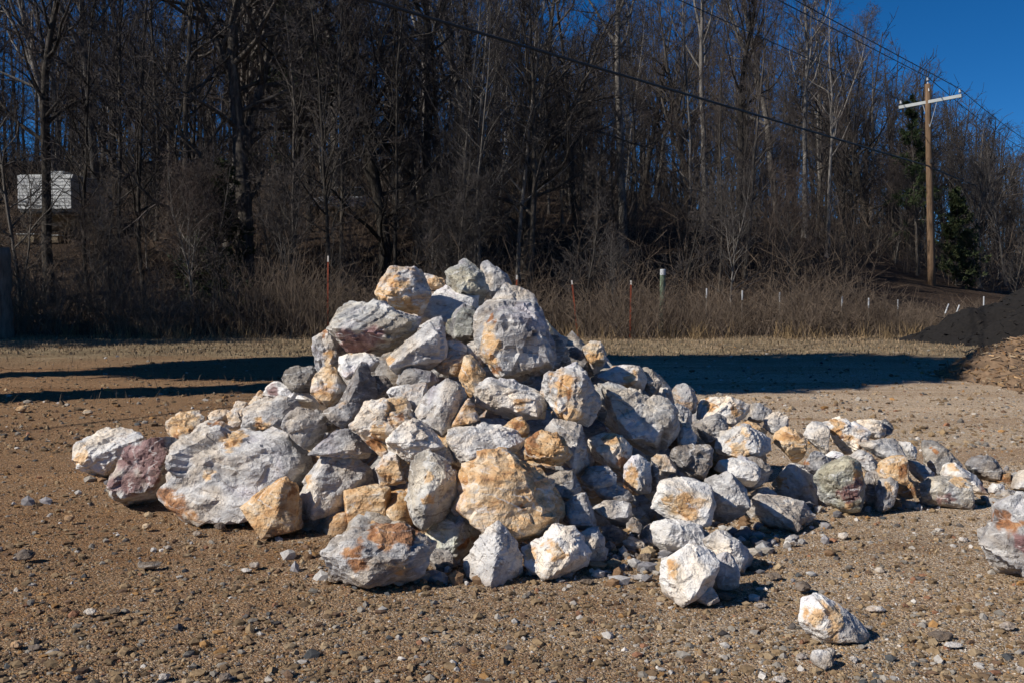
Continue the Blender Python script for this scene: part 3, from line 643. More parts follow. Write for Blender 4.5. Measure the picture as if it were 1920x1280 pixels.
rock('C', '585,265 690,320 690,455 630,450', 'brown shaded stone behind the grey upright boulder', .42, .5, mode='5.98')
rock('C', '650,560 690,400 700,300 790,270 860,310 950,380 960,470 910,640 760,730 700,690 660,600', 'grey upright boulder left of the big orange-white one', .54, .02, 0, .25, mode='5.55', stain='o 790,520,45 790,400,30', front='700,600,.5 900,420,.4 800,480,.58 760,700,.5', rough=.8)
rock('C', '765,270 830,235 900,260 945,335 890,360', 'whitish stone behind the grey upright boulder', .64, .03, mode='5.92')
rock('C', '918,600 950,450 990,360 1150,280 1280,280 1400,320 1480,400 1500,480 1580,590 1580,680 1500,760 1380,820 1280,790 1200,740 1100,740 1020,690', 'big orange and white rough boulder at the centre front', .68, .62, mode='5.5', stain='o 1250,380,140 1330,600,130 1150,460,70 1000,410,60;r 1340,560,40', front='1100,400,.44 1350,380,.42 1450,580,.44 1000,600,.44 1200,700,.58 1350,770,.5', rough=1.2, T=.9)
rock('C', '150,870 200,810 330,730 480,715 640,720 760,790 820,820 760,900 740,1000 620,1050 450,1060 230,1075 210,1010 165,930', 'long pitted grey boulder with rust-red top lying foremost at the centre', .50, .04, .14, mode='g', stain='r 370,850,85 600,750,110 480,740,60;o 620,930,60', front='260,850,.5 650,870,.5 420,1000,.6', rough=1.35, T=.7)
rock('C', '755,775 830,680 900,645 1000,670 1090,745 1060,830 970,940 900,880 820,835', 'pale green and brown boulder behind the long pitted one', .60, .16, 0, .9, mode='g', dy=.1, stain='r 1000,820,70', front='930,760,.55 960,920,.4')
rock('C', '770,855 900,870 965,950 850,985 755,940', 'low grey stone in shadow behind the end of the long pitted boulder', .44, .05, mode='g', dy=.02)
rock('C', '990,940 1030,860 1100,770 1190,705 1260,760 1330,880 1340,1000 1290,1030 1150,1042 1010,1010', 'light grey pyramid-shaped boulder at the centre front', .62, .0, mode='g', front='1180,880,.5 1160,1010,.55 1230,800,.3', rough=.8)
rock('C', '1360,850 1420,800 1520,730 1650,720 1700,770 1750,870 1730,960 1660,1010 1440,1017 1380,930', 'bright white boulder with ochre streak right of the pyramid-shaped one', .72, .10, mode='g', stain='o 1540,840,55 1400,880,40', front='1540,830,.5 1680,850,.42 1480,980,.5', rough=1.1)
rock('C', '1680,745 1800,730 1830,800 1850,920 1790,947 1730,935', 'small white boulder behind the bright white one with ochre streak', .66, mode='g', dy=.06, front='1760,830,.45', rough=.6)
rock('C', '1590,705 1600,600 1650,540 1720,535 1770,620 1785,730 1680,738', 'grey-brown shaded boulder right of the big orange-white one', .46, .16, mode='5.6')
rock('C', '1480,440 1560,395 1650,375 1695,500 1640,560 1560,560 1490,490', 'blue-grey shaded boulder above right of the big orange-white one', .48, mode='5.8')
rock('F', '105,360 150,325 250,315 330,330 340,400 300,445 200,410 130,395', 'grey-tan flat stone in the gravelly hollow', .52, .14, mode='5.7')
rock('F', '300,455 340,410 395,450 380,500 310,490', 'small tan stone in the gravelly hollow', .5, .4, mode='5.62', name='stone')
rock('F', '375,545 420,460 455,440 455,545 430,585', 'narrow grey stone left of the front right cluster', .55, mode='g', dy=.05, name='stone')
rock('F', '285,560 330,530 400,560 425,592 350,612 300,595', 'flat white and orange stone on the gravel before the hollow', .72, .3, mode='g', name='stone')
rock('F', '155,475 220,455 285,500 275,565 175,565', 'small blue-grey stone behind the white boulders of the front', .5, mode='g', name='stone')
rock('F', '450,560 460,470 540,415 640,430 740,450 790,490 770,580 700,620 620,610 560,630 480,605', 'wide grey-white boulder at the back of the front right cluster', .64, .06, mode='5.62', rough=.7)
rock('F', '760,540 880,495 950,520 1010,590 1060,650 1055,730 1000,742 940,740 880,660 800,610', 'grey-white sloping boulder on the right side of the front cluster', .62, .05, mode='g', dy=.08, front='980,640,.45', rough=.7)
rock('F', '497,770 510,680 560,630 650,560 760,590 840,650 840,720 800,830 720,880 600,912 540,870 510,820', 'white boulder with dark shaded lower facet, foremost of the front right cluster', .74, .10, mode='g', stain='o 560,690,55', front='838,665,.40 745,715,.62 640,845,.66 605,900,.5 560,700,.42', rough=.6, tilt=.3, T=.95)
rock('F', '825,655 890,610 940,650 975,740 980,820 930,852 860,862 815,825', 'pale grey boulder in the shade of the foremost white one', .62, mode='g', dy=.04, rough=.6)
rock('F', '710,890 750,850 810,835 850,880 850,910 780,930 730,917', 'small white stone at the foot of the foremost white boulder', .66, .04, mode='g', dy=-.03, group=None, name='stone')
rock('F', '1330,1030 1350,950 1370,900 1480,885 1570,930 1640,1000 1700,1030 1760,1110 1720,1150 1650,1130 1560,1130 1430,1147 1370,1090', 'lone pale triangular boulder on the gravel at the lower right', .64, .16, mode='g', stain='o 1400,980,50 1520,970,60 1500,1060,50', group=None, front='1420,960,.45 1640,1060,.42 1450,1110,.5', rough=.6, T=.75)
rock('F', '1715,1058 1780,1060 1795,1098 1745,1105', 'small pinkish stone behind the lone triangular boulder', .62, .2, .15, mode='g', dy=.05, group=None, name='stone')
rock('B', '617,400 630,340 700,295 800,285 840,320 835,375 770,430 750,460 690,467 640,442', 'cream and ochre boulder at the back of the left lobe', .68, .34, mode='7.35', stain='o 740,340,70;r 720,430,30')
rock('B', '845,330 890,290 960,280 1005,300 990,350 900,360', 'small orange-cream stone on the back of the left lobe', .66, .5, mode='7.4')
rock('B', '745,440 800,380 860,345 960,340 1000,385 940,430 850,465 770,475', 'white stone with rusty spot above the biggest grey-white boulder', .70, .15, mode='7.1', stain='r 920,360,45')
rock('B', '985,305 1020,265 1085,270 1095,385 1000,390', 'small ochre-tan stone left of the grey boulder on the left flank', .56, .5, mode='7.2')
rock('B', '1080,375 1090,270 1170,230 1260,195 1340,200 1420,250 1340,370 1300,405 1200,400', 'grey-white boulder with rust flecks above the biggest one on the left flank', .58, .08, mode='6.95', stain='o 1210,350,45;r 1200,350,25', front='1330,240,.35 1180,330,.5')
rock('B', '1200,190 1215,150 1270,110 1330,140 1440,170 1520,220 1525,270 1430,265 1340,205 1260,200', 'white slab with dark maroon patch on the left flank', .76, .0, mode='7.1', stain='m 1275,165,60', T=.9)
rock('B', '1105,245 1180,160 1215,190 1160,245', 'small orange stone at the left tip of the white slab', .6, .55, mode='7.2', name='stone')
rock('B', '1305,390 1340,310 1400,255 1470,300 1555,310 1570,400 1540,490 1460,512 1370,450', 'purple-grey cube-like boulder with brown cap left of centre', .44, .06, .28, mode='6.55', front='1340,350,.4 1550,330,.35 1450,470,.5 1440,330,.5', tilt=.1)
rock('B', '1460,290 1520,275 1640,360 1610,415 1560,410', 'dark purple stone behind the cube-like boulder', .36, .0, .3, mode='6.75')
rock('B', '1480,535 1560,460 1640,400 1700,390 1800,450 1845,535 1790,585 1700,520 1560,530', 'grey-tan boulder behind the lilac grey dome', .52, .16, mode='6.3')
rock('B', '1015,265 1030,225 1105,235 1090,275', 'tiny cream stone at the top of the left lobe', .68, .25, mode='7.5', name='stone')

# ---- rubble that fills the heap between and behind the boulders
def rubble():
    r = np.random.default_rng(5); Vs = []; Fs = []; n = 0; Ts = []
    V0, F0 = ICO[2]
    for k in range(3000):
        X = r.uniform(-3.4, 3.7); Y = r.uniform(5.2, 10.3); h = heap(X, Y)
        if h < 0.05: continue
        S = r.uniform(.12, .26) * (1.25 if Y > 7.9 else 1.0)
        front = Y < 7.75 or abs(X) > 1.8
        if front: S *= .75
        z = h - (0.50 if front else 0.05) - S
        if z < -S * .4: continue
        if k % 2 and not front: continue
        pl = r.normal(size=(14, 3)); pl /= np.linalg.norm(pl, axis=1)[:, None]; hh = r.uniform(.65, 1.0, 14)
        q = np.clip(V0 @ pl.T, 1e-6, None) / hh; rad = (np.sum(q ** 60, 1)) ** (-1 / 60)
        V = V0 * np.minimum(rad, 1.25)[:, None] * S * r.uniform(.75, 1.2, 3)
        V = V + V0 * (fbm(V / S * 2 + r.uniform(0, 40, 3), 3) * .06 * S)[:, None]
        V = V + (X, Y, z)
        Vs.append(V); Fs.append(F0 + n); n += len(V)
        t = r.random(3) * (1, .5, .3); Ts.append(np.tile(t * (r.random() < .5), (len(V), 1)))
    me = np_mesh('rubble', np.concatenate(Vs), np.concatenate(Fs), M_ROCK, True, {'stain': np.concatenate(Ts)})
    o = link('rubble', me); o['tone'] = .5; o['warm'] = .15; o['maroon'] = .1; o['green'] = .1
    tag(o, 'smaller rubble filling the gaps between the heaped boulders', 'rubble', kind='stuff')
rubble()

# ------------------------------------------------------------------ trees
def unit(v): return v / (np.linalg.norm(v, axis=-1, keepdims=True) + 1e-9)
def grow_paths(start, dirs, length, nseg, wob, up, r):
    """vectorised random-walk branches: returns (B, nseg+1, 3)"""
    B = len(start); P = np.zeros((B, nseg + 1, 3)); P[:, 0] = start; d = unit(dirs)
    st = (length / nseg)[:, None]
    for i in range(nseg):
        d = unit(d + r.normal(0, wob, (B, 3)) + np.array([0, 0, up]))
        P[:, i + 1] = P[:, i] + d * st
    return P
def tubes(P, R, k):
    """P (B,n,3), R (B,n) -> verts, quads"""
    B, n, _ = P.shape
    T = np.gradient(P, axis=1); T = unit(T)
    ref = np.where(np.abs(T[:, :1, 2:3]) > .9, np.array([1., 0, 0]), np.array([0., 0, 1.]))
    a = unit(np.cross(T, np.broadcast_to(ref, T.shape))); b = np.cross(T, a)
    th = np.arange(k) * 2 * math.pi / k
    V = P[:, :, None, :] + R[:, :, None, None] * (a[:, :, None, :] * np.cos(th)[None, None, :, None] + b[:, :, None, :] * np.sin(th)[None, None, :, None])
    idx = np.arange(B * n * k).reshape(B, n, k)
    i0 = idx[:, :-1, :]; i1 = idx[:, 1:, :]
    F = np.stack([i0, np.roll(i0, -1, 2), np.roll(i1, -1, 2), i1], -1).reshape(-1, 4)
    return V.reshape(-1, 3), F
def join(parts):
    Vs, Fs, n = [], [], 0
    for V, F in parts: Vs.append(V); Fs.append(F + n); n += len(V)
    return np.concatenate(Vs), np.concatenate(Fs)
def sample(P, R, per, lo, hi, r):
    """points along branches: start, tangent, radius, t"""
    B, n, _ = P.shape
    i = np.repeat(np.arange(B), per); t = lo + (hi - lo) * (np.tile(np.arange(per), B) + r.random(B * per)) / per
    f = t * (n - 1); j = np.minimum(f.astype(int), n - 2); w = (f - j)[:, None]
    s = P[i, j] * (1 - w) + P[i, j + 1] * w
    tan = unit(P[i, j + 1] - P[i, j]); rad = R[i, j] * (1 - w[:, 0]) + R[i, j + 1] * w[:, 0]
    return i, s, tan, rad, t
def side_dirs(tan, ang, r):
    rv = unit(np.cross(tan, r.normal(size=tan.shape)))
    return unit(tan * np.cos(ang)[:, None] + rv * np.sin(ang)[:, None])

def bare_tree_meshes(seed, H, rad, clear, limbs, limb_len, ang, sub=(7, 5, 3), lean=0.03, up=0.06, fork=0, dense=1.0):
    r = np.random.default_rng(seed)
    n0 = 16
    P0 = grow_paths(np.array([[0, 0, -0.3]]), np.array([[r.normal(0, lean), r.normal(0, lean), 1.0]]), np.array([H]), n0, 0.045, 0.05, r)
    tt = np.linspace(0, 1, n0 + 1)
    R0 = (rad * (1 - 0.88 * tt ** 0.9) * (1 + 0.5 * np.exp(-tt * 40)))[None]
    tr = [tubes(P0, R0, 9)]
    PL, RL = [P0], [R0]
    if fork:
        i, s, tan, rr, t = sample(P0, R0, fork, 0.25, 0.5, r)
        Pf = grow_paths(s, side_dirs(tan, r.uniform(.25, .5, len(s)), r), H * (1 - t) * 0.85, n0, 0.05, 0.06, r)
        Rf = rr[:, None] * 0.8 * (1 - 0.88 * tt[None] ** .9); tr.append(tubes(Pf, Rf, 8)); PL.append(Pf); RL.append(Rf)
    PS = np.concatenate(PL); RS = np.concatenate(RL)
    i, s, tan, rr, t = sample(PS, RS, limbs, clear, 0.98, r)
    L = H * limb_len * (1.0 - 0.72 * np.clip((t - clear) / (1 - clear), 0, 1)) * r.uniform(.55, 1.15, len(s))
    a = np.radians(r.uniform(*ang, len(s))) * (1 - 0.35 * t)
    P1 = grow_paths(s, side_dirs(tan, a, r), L, 8, 0.13, up, r)
    t1 = np.linspace(0, 1, 9)
    R1 = np.minimum(rr * 0.62, 0.016 * L + 0.012)[:, None] * (1 - 0.86 * t1[None])
    big = R1[:, 0] > 0.0
    tr.append(tubes(P1[big], R1[big], 5))
    cr = []
    i, s, tan, rr, t = sample(P1, R1, sub[0], .18, 1.0, r)
    L2 = (L[i] * (1.05 - .7 * t) * r.uniform(.25, .62, len(s))).clip(0.25)
    P2 = grow_paths(s, side_dirs(tan, np.radians(r.uniform(28, 62, len(s))), r), L2, 5, 0.16, up * .9, r)
    R2 = np.minimum(rr * .7, 0.011 * L2 + 0.006)[:, None] * (1 - .8 * np.linspace(0, 1, 6)[None]); cr.append(tubes(P2, R2, 4))
    i, s, tan, rr, t = sample(P2, R2, sub[1], .15, 1.0, r)
    L3 = (L2[i] * r.uniform(.3, .7, len(s))).clip(.2, 1.4)
    P3 = grow_paths(s, side_dirs(tan, np.radians(r.uniform(25, 60, len(s))), r), L3, 3, 0.18, up, r)
    R3 = np.minimum(rr * .75, .009)[:, None] * (1 - .65 * np.linspace(0, 1, 4)[None]) + .0025; cr.append(tubes(P3, R3, 3))
    i, s, tan, rr, t = sample(P3, R3, sub[2], .2, 1.0, r)
    L4 = (L3[i] * r.uniform(.35, .8, len(s))).clip(.15, .8)
    P4 = grow_paths(s, side_dirs(tan, np.radians(r.uniform(22, 55, len(s))), r), L4, 2, .15, up, r)
    R4 = np.full((len(s), 3), .0052) * np.linspace(1, .55, 3)[None]; cr.append(tubes(P4, R4, 3))
    return join(tr), join(cr)

PROTO = {}
def proto(key, bark, twig, **kw):
    (tv, tf), (cv, cf) = bare_tree_meshes(**kw)
    PROTO[key] = (np_mesh(key + '_trunk', tv, tf, bark, True), np_mesh(key + '_crown', cv, cf, twig, False), kw['H'])
proto('tall_a', M_BARK, M_TWIG, seed=11, H=19, rad=.20, clear=.30, limbs=26, limb_len=.26, ang=(35, 70))
proto('tall_b', M_PALE, M_TWIG, seed=12, H=20, rad=.17, clear=.38, limbs=22, limb_len=.22, ang=(30, 60), sub=(6, 5, 3), fork=1)
proto('tall_c', M_BARK, M_TWIG, seed=13, H=18, rad=.15, clear=.22, limbs=28, limb_len=.24, ang=(40, 75))
proto('tall_d', M_PALE, M_TWIG, seed=14, H=21, rad=.22, clear=.30, limbs=20, limb_len=.27, ang=(28, 60), sub=(6, 5, 2), fork=2)
proto('thin_a', M_BARK, M_TWIG, seed=15, H=16, rad=.085, clear=.18, limbs=32, limb_len=.23, ang=(30, 65), sub=(6, 5, 3))
proto('thin_b', M_PALE, M_TWIG, seed=16, H=15, rad=.075, clear=.15, limbs=32, limb_len=.24, ang=(35, 75), sub=(6, 5, 3), lean=.08)
proto('oak', M_BARK, M_TWIG, seed=17, H=16, rad=.34, clear=.12, limbs=20, limb_len=.52, ang=(55, 88), sub=(8, 5, 3), up=.025, fork=2)
proto('oak_b', M_BARK, M_TWIG, seed=18, H=15, rad=.26, clear=.10, limbs=24, limb_len=.44, ang=(50, 85), sub=(7, 5, 3), up=.03, fork=1)
proto('under_a', M_BARK, M_TWIG, seed=19, H=7, rad=.06, clear=.08, limbs=26, limb_len=.36, ang=(40, 80), sub=(6, 4, 2), lean=.1)
proto('under_b', M_PALE, M_TWIG, seed=20, H=6, rad=.05, clear=.05, limbs=22, limb_len=.40, ang=(35, 75), sub=(6, 4, 2), lean=.12, fork=2)

# needle-leaved and evergreen trees
def mat_leaf(name, c0, c1, c2):
    m, nt, b = new_mat(name, 0.75, 0.25); N = NT(nt); g = N.node('ShaderNodeNewGeometry')
    N.set(b.inputs['Base Color'], N.cramp(N.noise(N.obj(), 1.7, 4, .7), [(.3, c0), (.5, c1), (.7, c2)]))
    return m
M_PINE = mat_leaf('pine_needles', (.012, .022, .008), (.028, .045, .015), (.06, .075, .025))
M_CEDAR = mat_leaf('cedar_leaves', (.016, .024, .010), (.035, .048, .018), (.07, .08, .03))
def leaf_tris(C, D, size, wid, r):
    """thin triangles at C pointing along D"""
    D = unit(D); s = unit(np.cross(D, r.normal(size=D.shape)))
    L = (size * r.uniform(.6, 1.3, len(C)))[:, None]
    V = np.stack([C - s * L * wid, C + s * L * wid, C + D * L], 1).reshape(-1, 3)
    return V, np.arange(len(V)).reshape(-1, 3)
def pine_meshes(seed, H, rad, clear, spread, n_br, leaf_n, size, wid=.10):
    r = np.random.default_rng(seed)
    P0 = grow_paths(np.array([[0, 0, -.3]]), np.array([[r.normal(0, .02), r.normal(0, .02), 1.]]), np.array([H]), 12, .02, .05, r)
    R0 = (rad * (1 - .9 * np.linspace(0, 1, 13)))[None]
    i, s, tan, rr, t = sample(P0, R0, n_br, clear, .99, r)
    L = spread * (1.08 - np.clip((t - clear) / (1 - clear), 0, 1)) ** .8 * r.uniform(.55, 1.15, len(s))
    P1 = grow_paths(s, side_dirs(tan, np.radians(r.uniform(60, 95, len(s))), r), L, 5, .12, .05, r)
    R1 = np.minimum(rr * .5, .02 * L + .01)[:, None] * (1 - .85 * np.linspace(0, 1, 6)[None])
    i, s, tan, rr, t = sample(P1, R1, 7, .2, 1.0, r)
    L2 = L[i] * r.uniform(.15, .4, len(s))
    P2 = grow_paths(s, side_dirs(tan, np.radians(r.uniform(30, 70, len(s))), r), L2, 3, .15, .08, r)
    R2 = np.full((len(s), 4), .012) * np.linspace(1, .4, 4)[None]
    trunk = join([tubes(P0, R0, 9), tubes(P1, R1, 4), tubes(P2, R2, 3)])
    i, s, tan, rr, t = sample(P2, R2, leaf_n, .15, 1.0, r)
    C = s + r.normal(0, size * .25, s.shape); D = unit(tan + r.normal(0, .9, s.shape))
    return trunk, leaf_tris(C, D, size, wid, r)
def proto_pine(key, leafm, **kw):
    (tv, tf), (cv, cf) = pine_meshes(**kw)
    PROTO[key] = (np_mesh(key + '_trunk', tv, tf, M_BARK, True), np_mesh(key + '_crown', cv, cf, leafm, False), kw['H'])
proto_pine('pine', M_PINE, seed=31, H=17, rad=.18, clear=.45, spread=2.6, n_br=46, leaf_n=26, size=.26)
proto_pine('pine_b', M_PINE, seed=32, H=14, rad=.15, clear=.30, spread=2.4, n_br=50, leaf_n=24, size=.25)
proto_pine('cedar', M_CEDAR, seed=33, H=6.0, rad=.09, clear=.05, spread=1.7, n_br=70, leaf_n=22, size=.17, wid=.22)

def place(key, name, x, y, label, group=None, scale=1.0, rz=None, cat='tree', z=None, sz=None):
    tm, cm, H = PROTO[key]
    z = gz(x, y) if z is None else z
    o = empty(name, (x, y, z), random.uniform(0, 6.28) if rz is None else rz)
    o.scale = (scale, scale, (sz or scale))
    link('trunk', tm, o); link('crown', cm, o)
    return tag(o, label, cat, group)
def px_x(u, Y): return (u - CX) / FPX * Y / math.cos(PITCH)

# trees one can pick out, each by its column in the photograph
named = [
 ('tall_a', 'bare_tree', 96, 37, 'tall dark tree standing in front of the white camper', 1.05),
 ('thin_b', 'bare_tree', 40, 36, 'thin grey tree at the left edge beside the weathered post', 1.0),
 ('thin_a', 'bare_tree', 232, 38, 'slender straight tree just right of the white camper', 1.1),
 ('tall_c', 'bare_tree', 330, 36.5, 'dark straight-trunked tree above the pale twiggy shrub on the left', 1.05),
 ('oak', 'oak_tree', 462, 37, 'big dark oak with heavy low limbs reaching right', 1.15),
 ('oak_b', 'oak_tree', 720, 38, 'spreading dark oak right behind the left side of the pile', 1.05),
 ('tall_c', 'bare_tree', 545, 41, 'tall tree right of the big dark oak', 1.0),
 ('thin_a', 'bare_tree', 640, 37, 'slim tree above the left orange stake', 1.0),
 ('tall_a', 'bare_tree', 792, 42, 'tall dark trunk directly above the perched cream boulder', 1.05),
 ('thin_b', 'bare_tree', 868, 38, 'thin leaning tree above the topmost boulder', 1.05),
 ('oak_b', 'bare_tree', 985, 40, 'wide-branched tree above the right shoulder of the pile', .95),
 ('tall_b', 'bare_tree', 1168, 43, 'very tall forked tree with pale trunk breaking the skyline', 1.12),
 ('tall_c', 'bare_tree', 1080, 46, 'tall tree left of the very tall forked one', .9),
 ('thin_b', 'bare_tree', 1285, 44, 'pale crooked tree with a side trunk above the green pipe', 1.05),
 ('tall_b', 'bare_tree', 1322, 50, 'straight pale-trunked tree right of the crooked one', 1.0),
 ('tall_a', 'bare_tree', 1386, 52, 'dark-trunked tree with fan crown in the right middle of the wood', 1.0),
 ('tall_d', 'bare_tree', 1460, 55, 'grey tree with many upswept limbs on the right', .98),
 ('tall_b', 'bare_tree', 1505, 52, 'pale slim trunk standing out against the dark wood on the right', .9),
 ('thin_a', 'bare_tree', 1580, 50, 'slender grey tree left of the utility pole', 1.1),
 ('tall_d', 'bare_tree', 1625, 62, 'tall tree whose crown meets the wires left of the utility pole', .95),
 ('oak_b', 'bare_tree', 1820, 58, 'broad low-branched tree right of the utility pole', .75),
 ('thin_b', 'bare_tree', 1870, 62, 'small twiggy tree above the black mound', .85),
]
for key, nm, u, Y, lab, sc in named:
    if u > 1550: sc = min(sc, .97 * (CAMZ + np.interp(u, [1550, 1600, 1680, 1750, 1850, 1920], [.30, .27, .235, .206, .165, .128]) * Y - gz(px_x(u, Y), Y)) / PROTO[key][2])
    place(key, nm, px_x(u, Y), Y, lab, 'bare trees at the edge of the wood', sc)
place('cedar', 'cedar_tree', px_x(408, 36), 36, 'dark evergreen bush beneath the big oak', None, .95)
place('pine_b', 'pine_tree', px_x(585, 46), 46, 'tall green pine showing between the bare crowns on the left', None, 1.12)
place('pine_b', 'pine_tree', px_x(1718, 47), 47, 'dark green pine right behind the utility pole', None, .60)
place('cedar', 'cedar_tree', px_x(1790, 46.5), 46.5, 'low yellow-green evergreen right of the utility pole', None, .78)
for k, (u, Y, s) in enumerate([(1840, 88, .60), (1895, 84, .50), (1935, 80, .45), (1985, 78, .45)]):
    place('pine', 'pine_tree', px_x(u, Y), Y, ['green pine top left of the others at the far right skyline', 'green pine on the far right skyline beside the picture edge', 'green pine at the very right picture edge', 'green pine just beyond the right picture edge'][k], 'pines on the right skyline', s)

SKU = [(-400, .9), (960, .9), (1010, .27), (1060, .245), (1120, .27), (1180, .32), (1530, .31), (1600, .27), (1680, .235), (1750, .206), (1850, .165), (1920, .128), (2100, .10), (2400, .09)]
def top_cap(u, Y, z): return CAMZ + np.interp(u, *zip(*SKU)) * Y - z
KIND = {'tall_a': 'tall dark', 'tall_b': 'tall pale forked', 'tall_c': 'tall many-branched dark', 'tall_d': 'tall pale spreading', 'thin_a': 'slender dark', 'thin_b': 'slender pale', 'under_a': 'low bushy dark', 'under_b': 'low bushy pale', 'oak_b': 'wide-limbed dark'}
# the rest of the wood: grouped by the stretch they stand in
zones = [(-430, 210, 'bare tree in the crowd around the white camper'), (210, 560, 'bare tree in the crowd behind the big dark oak'),
         (560, 1000, 'bare tree in the crowd behind the rock pile'), (1000, 1480, 'bare tree in the crowd behind the green pipe'), (1480, 2250, 'bare tree in the crowd around the utility pole')]
r = np.random.default_rng(77)
camper_xy = (px_x(92, 44), 44.0)
pts = []
def free(x, y, dmin):
    if math.hypot(x - camper_xy[0] + 0.5, y - camper_xy[1] - 2) < 4.2: return False
    if y < camper_xy[1] and abs(x / y - camper_xy[0] / camper_xy[1]) < .04 : return r.random() < .12
    return all((x - a) ** 2 + (y - b) ** 2 > dmin ** 2 for a, b in pts)
count = 0
for tries in range(6000):
    if count >= 245: break
    u = r.uniform(-420, 2200); Y = 34.5 + 46 * r.random() ** 1.15
    right = smooth01(u, 1150, 1750)
    if Y < 34.5 + 14 * right: continue
    x = px_x(u, Y)
    if not free(x, Y, 1.3): continue
    pts.append((x, Y)); count += 1
    keys = ['tall_a', 'tall_b', 'tall_c', 'tall_d', 'thin_a', 'thin_b', 'thin_a', 'thin_b', 'under_a', 'under_b', 'oak_b', 'thin_a']
    if Y < 43: keys = ['thin_a', 'thin_b', 'thin_a', 'under_a', 'tall_c', 'oak_b', 'under_b']
    key = keys[r.integers(0, len(keys))]
    sc = r.uniform(.82, 1.15) * (1 - .10 * right)
    sc = min(sc, r.uniform(.86, 1.0) * top_cap(u, Y, gz(x, Y)) / PROTO[key][2])
    row = 'front rank' if Y < 45 else ('middle rank' if Y < 60 else 'back rank')
    where = next(l for a, b, l in zones if a <= u < b).split('crowd ')[1]
    place(key, 'bare_tree', x, Y, KIND[key] + ' bare tree, ' + row + ' ' + where, KIND[key] + ' bare trees, ' + row + ' ' + where, sc)
for k in range(34):                       # saplings along the front of the wood
    u = r.uniform(-150, 2050); Y = r.uniform(32.3, 35.5) + 9 * smooth01(u, 1150, 1750)
    x = px_x(u, Y)
    if (-250 < u < 185 and r.random() < .6) or 1640 < u < 1880: continue
    where = next(l for a, b, l in zones if a <= u < b).split('crowd ')[1]
    kd = ['dark', 'pale'][k % 2]; sc = r.uniform(.45, 1.0); sz_ = 'small' if sc < .72 else 'tall'
    place(['under_a', 'under_b'][k % 2], 'sapling', x, Y, f'{sz_} {kd} bare sapling at the front of the wood {where}', f'{sz_} {kd} bare saplings {where}', sc)

# far trees that read as one mass on the hill
def far_wood():
    r = np.random.default_rng(91); Ps, Rs, P1s, R1s, P2s, R2s = [], [], [], [], [], []
    for k in range(560):
        u = r.uniform(-750, 2400); Y = r.uniform(72, 125); x = px_x(u, Y); H = min(r.uniform(13, 20), r.uniform(.85, 1.0) * top_cap(u, Y, gz(x, Y)))
        if H < 3: continue
        P0 = grow_paths(np.array([[x, Y, gz(x, Y) - .3]]), np.array([[0, 0, 1.]]), np.array([H]), 8, .05, .05, r)
        R0 = (r.uniform(.09, .2) * (1 - .85 * np.linspace(0, 1, 9)))[None]; Ps.append(P0); Rs.append(R0)
    P0 = np.concatenate(Ps); R0 = np.concatenate(Rs)
    i, s, tan, rr, t = sample(P0, R0, 16, .25, 1, r)
    L = 4.2 * (1.1 - .75 * t) * r.uniform(.6, 1.1, len(s))
    P1 = grow_paths(s, side_dirs(tan, np.radians(r.uniform(30, 65, len(s))), r), L, 2, .14, .08, r)
    R1 = np.full((len(s), 3), .035) * np.linspace(1, .3, 3)[None]
    i, s, tan, rr, t = sample(P1, R1, 6, .2, 1, r)
    P2 = grow_paths(s, side_dirs(tan, np.radians(r.uniform(25, 60, len(s))), r), L[i] * r.uniform(.25, .55, len(s)), 1, .15, .1, r)
    R2 = np.full((len(s), 2), .019) * np.linspace(1, .5, 2)[None]
    n = 3200; u = r.uniform(-250, 2200, n); Y = r.uniform(56, 120, n); x = (u - CX) / FPX * Y
    P3 = grow_paths(np.stack([x, Y, ground_z(x, Y) - .2], -1), np.stack([r.normal(0, .3, n), r.normal(0, .3, n), np.ones(n)], -1), r.uniform(2.0, 5.5, n), 4, .16, .0, r)
    R3 = np.full((n, 5), .03) * np.linspace(1, .3, 5)[None]
    i, s, tan, rr, t = sample(P3, R3, 6, .2, 1, r)
    P4 = grow_paths(s, side_dirs(tan, np.radians(r.uniform(30, 70, len(s))), r), r.uniform(.6, 1.6, len(s)), 1, .2, .03, r); R4 = np.full((len(s), 2), .014)
    V, F = join([tubes(P0, R0, 5), tubes(P1, R1, 3), tubes(P2, R2, 3), tubes(P3, R3, 3), tubes(P4, R4, 3)])
    tag(link('far_wood', np_mesh('far_wood', V, F, M_TWIG)), 'far bare wood covering the rising ground behind the nearer trees', 'wood', kind='stuff')
far_wood()

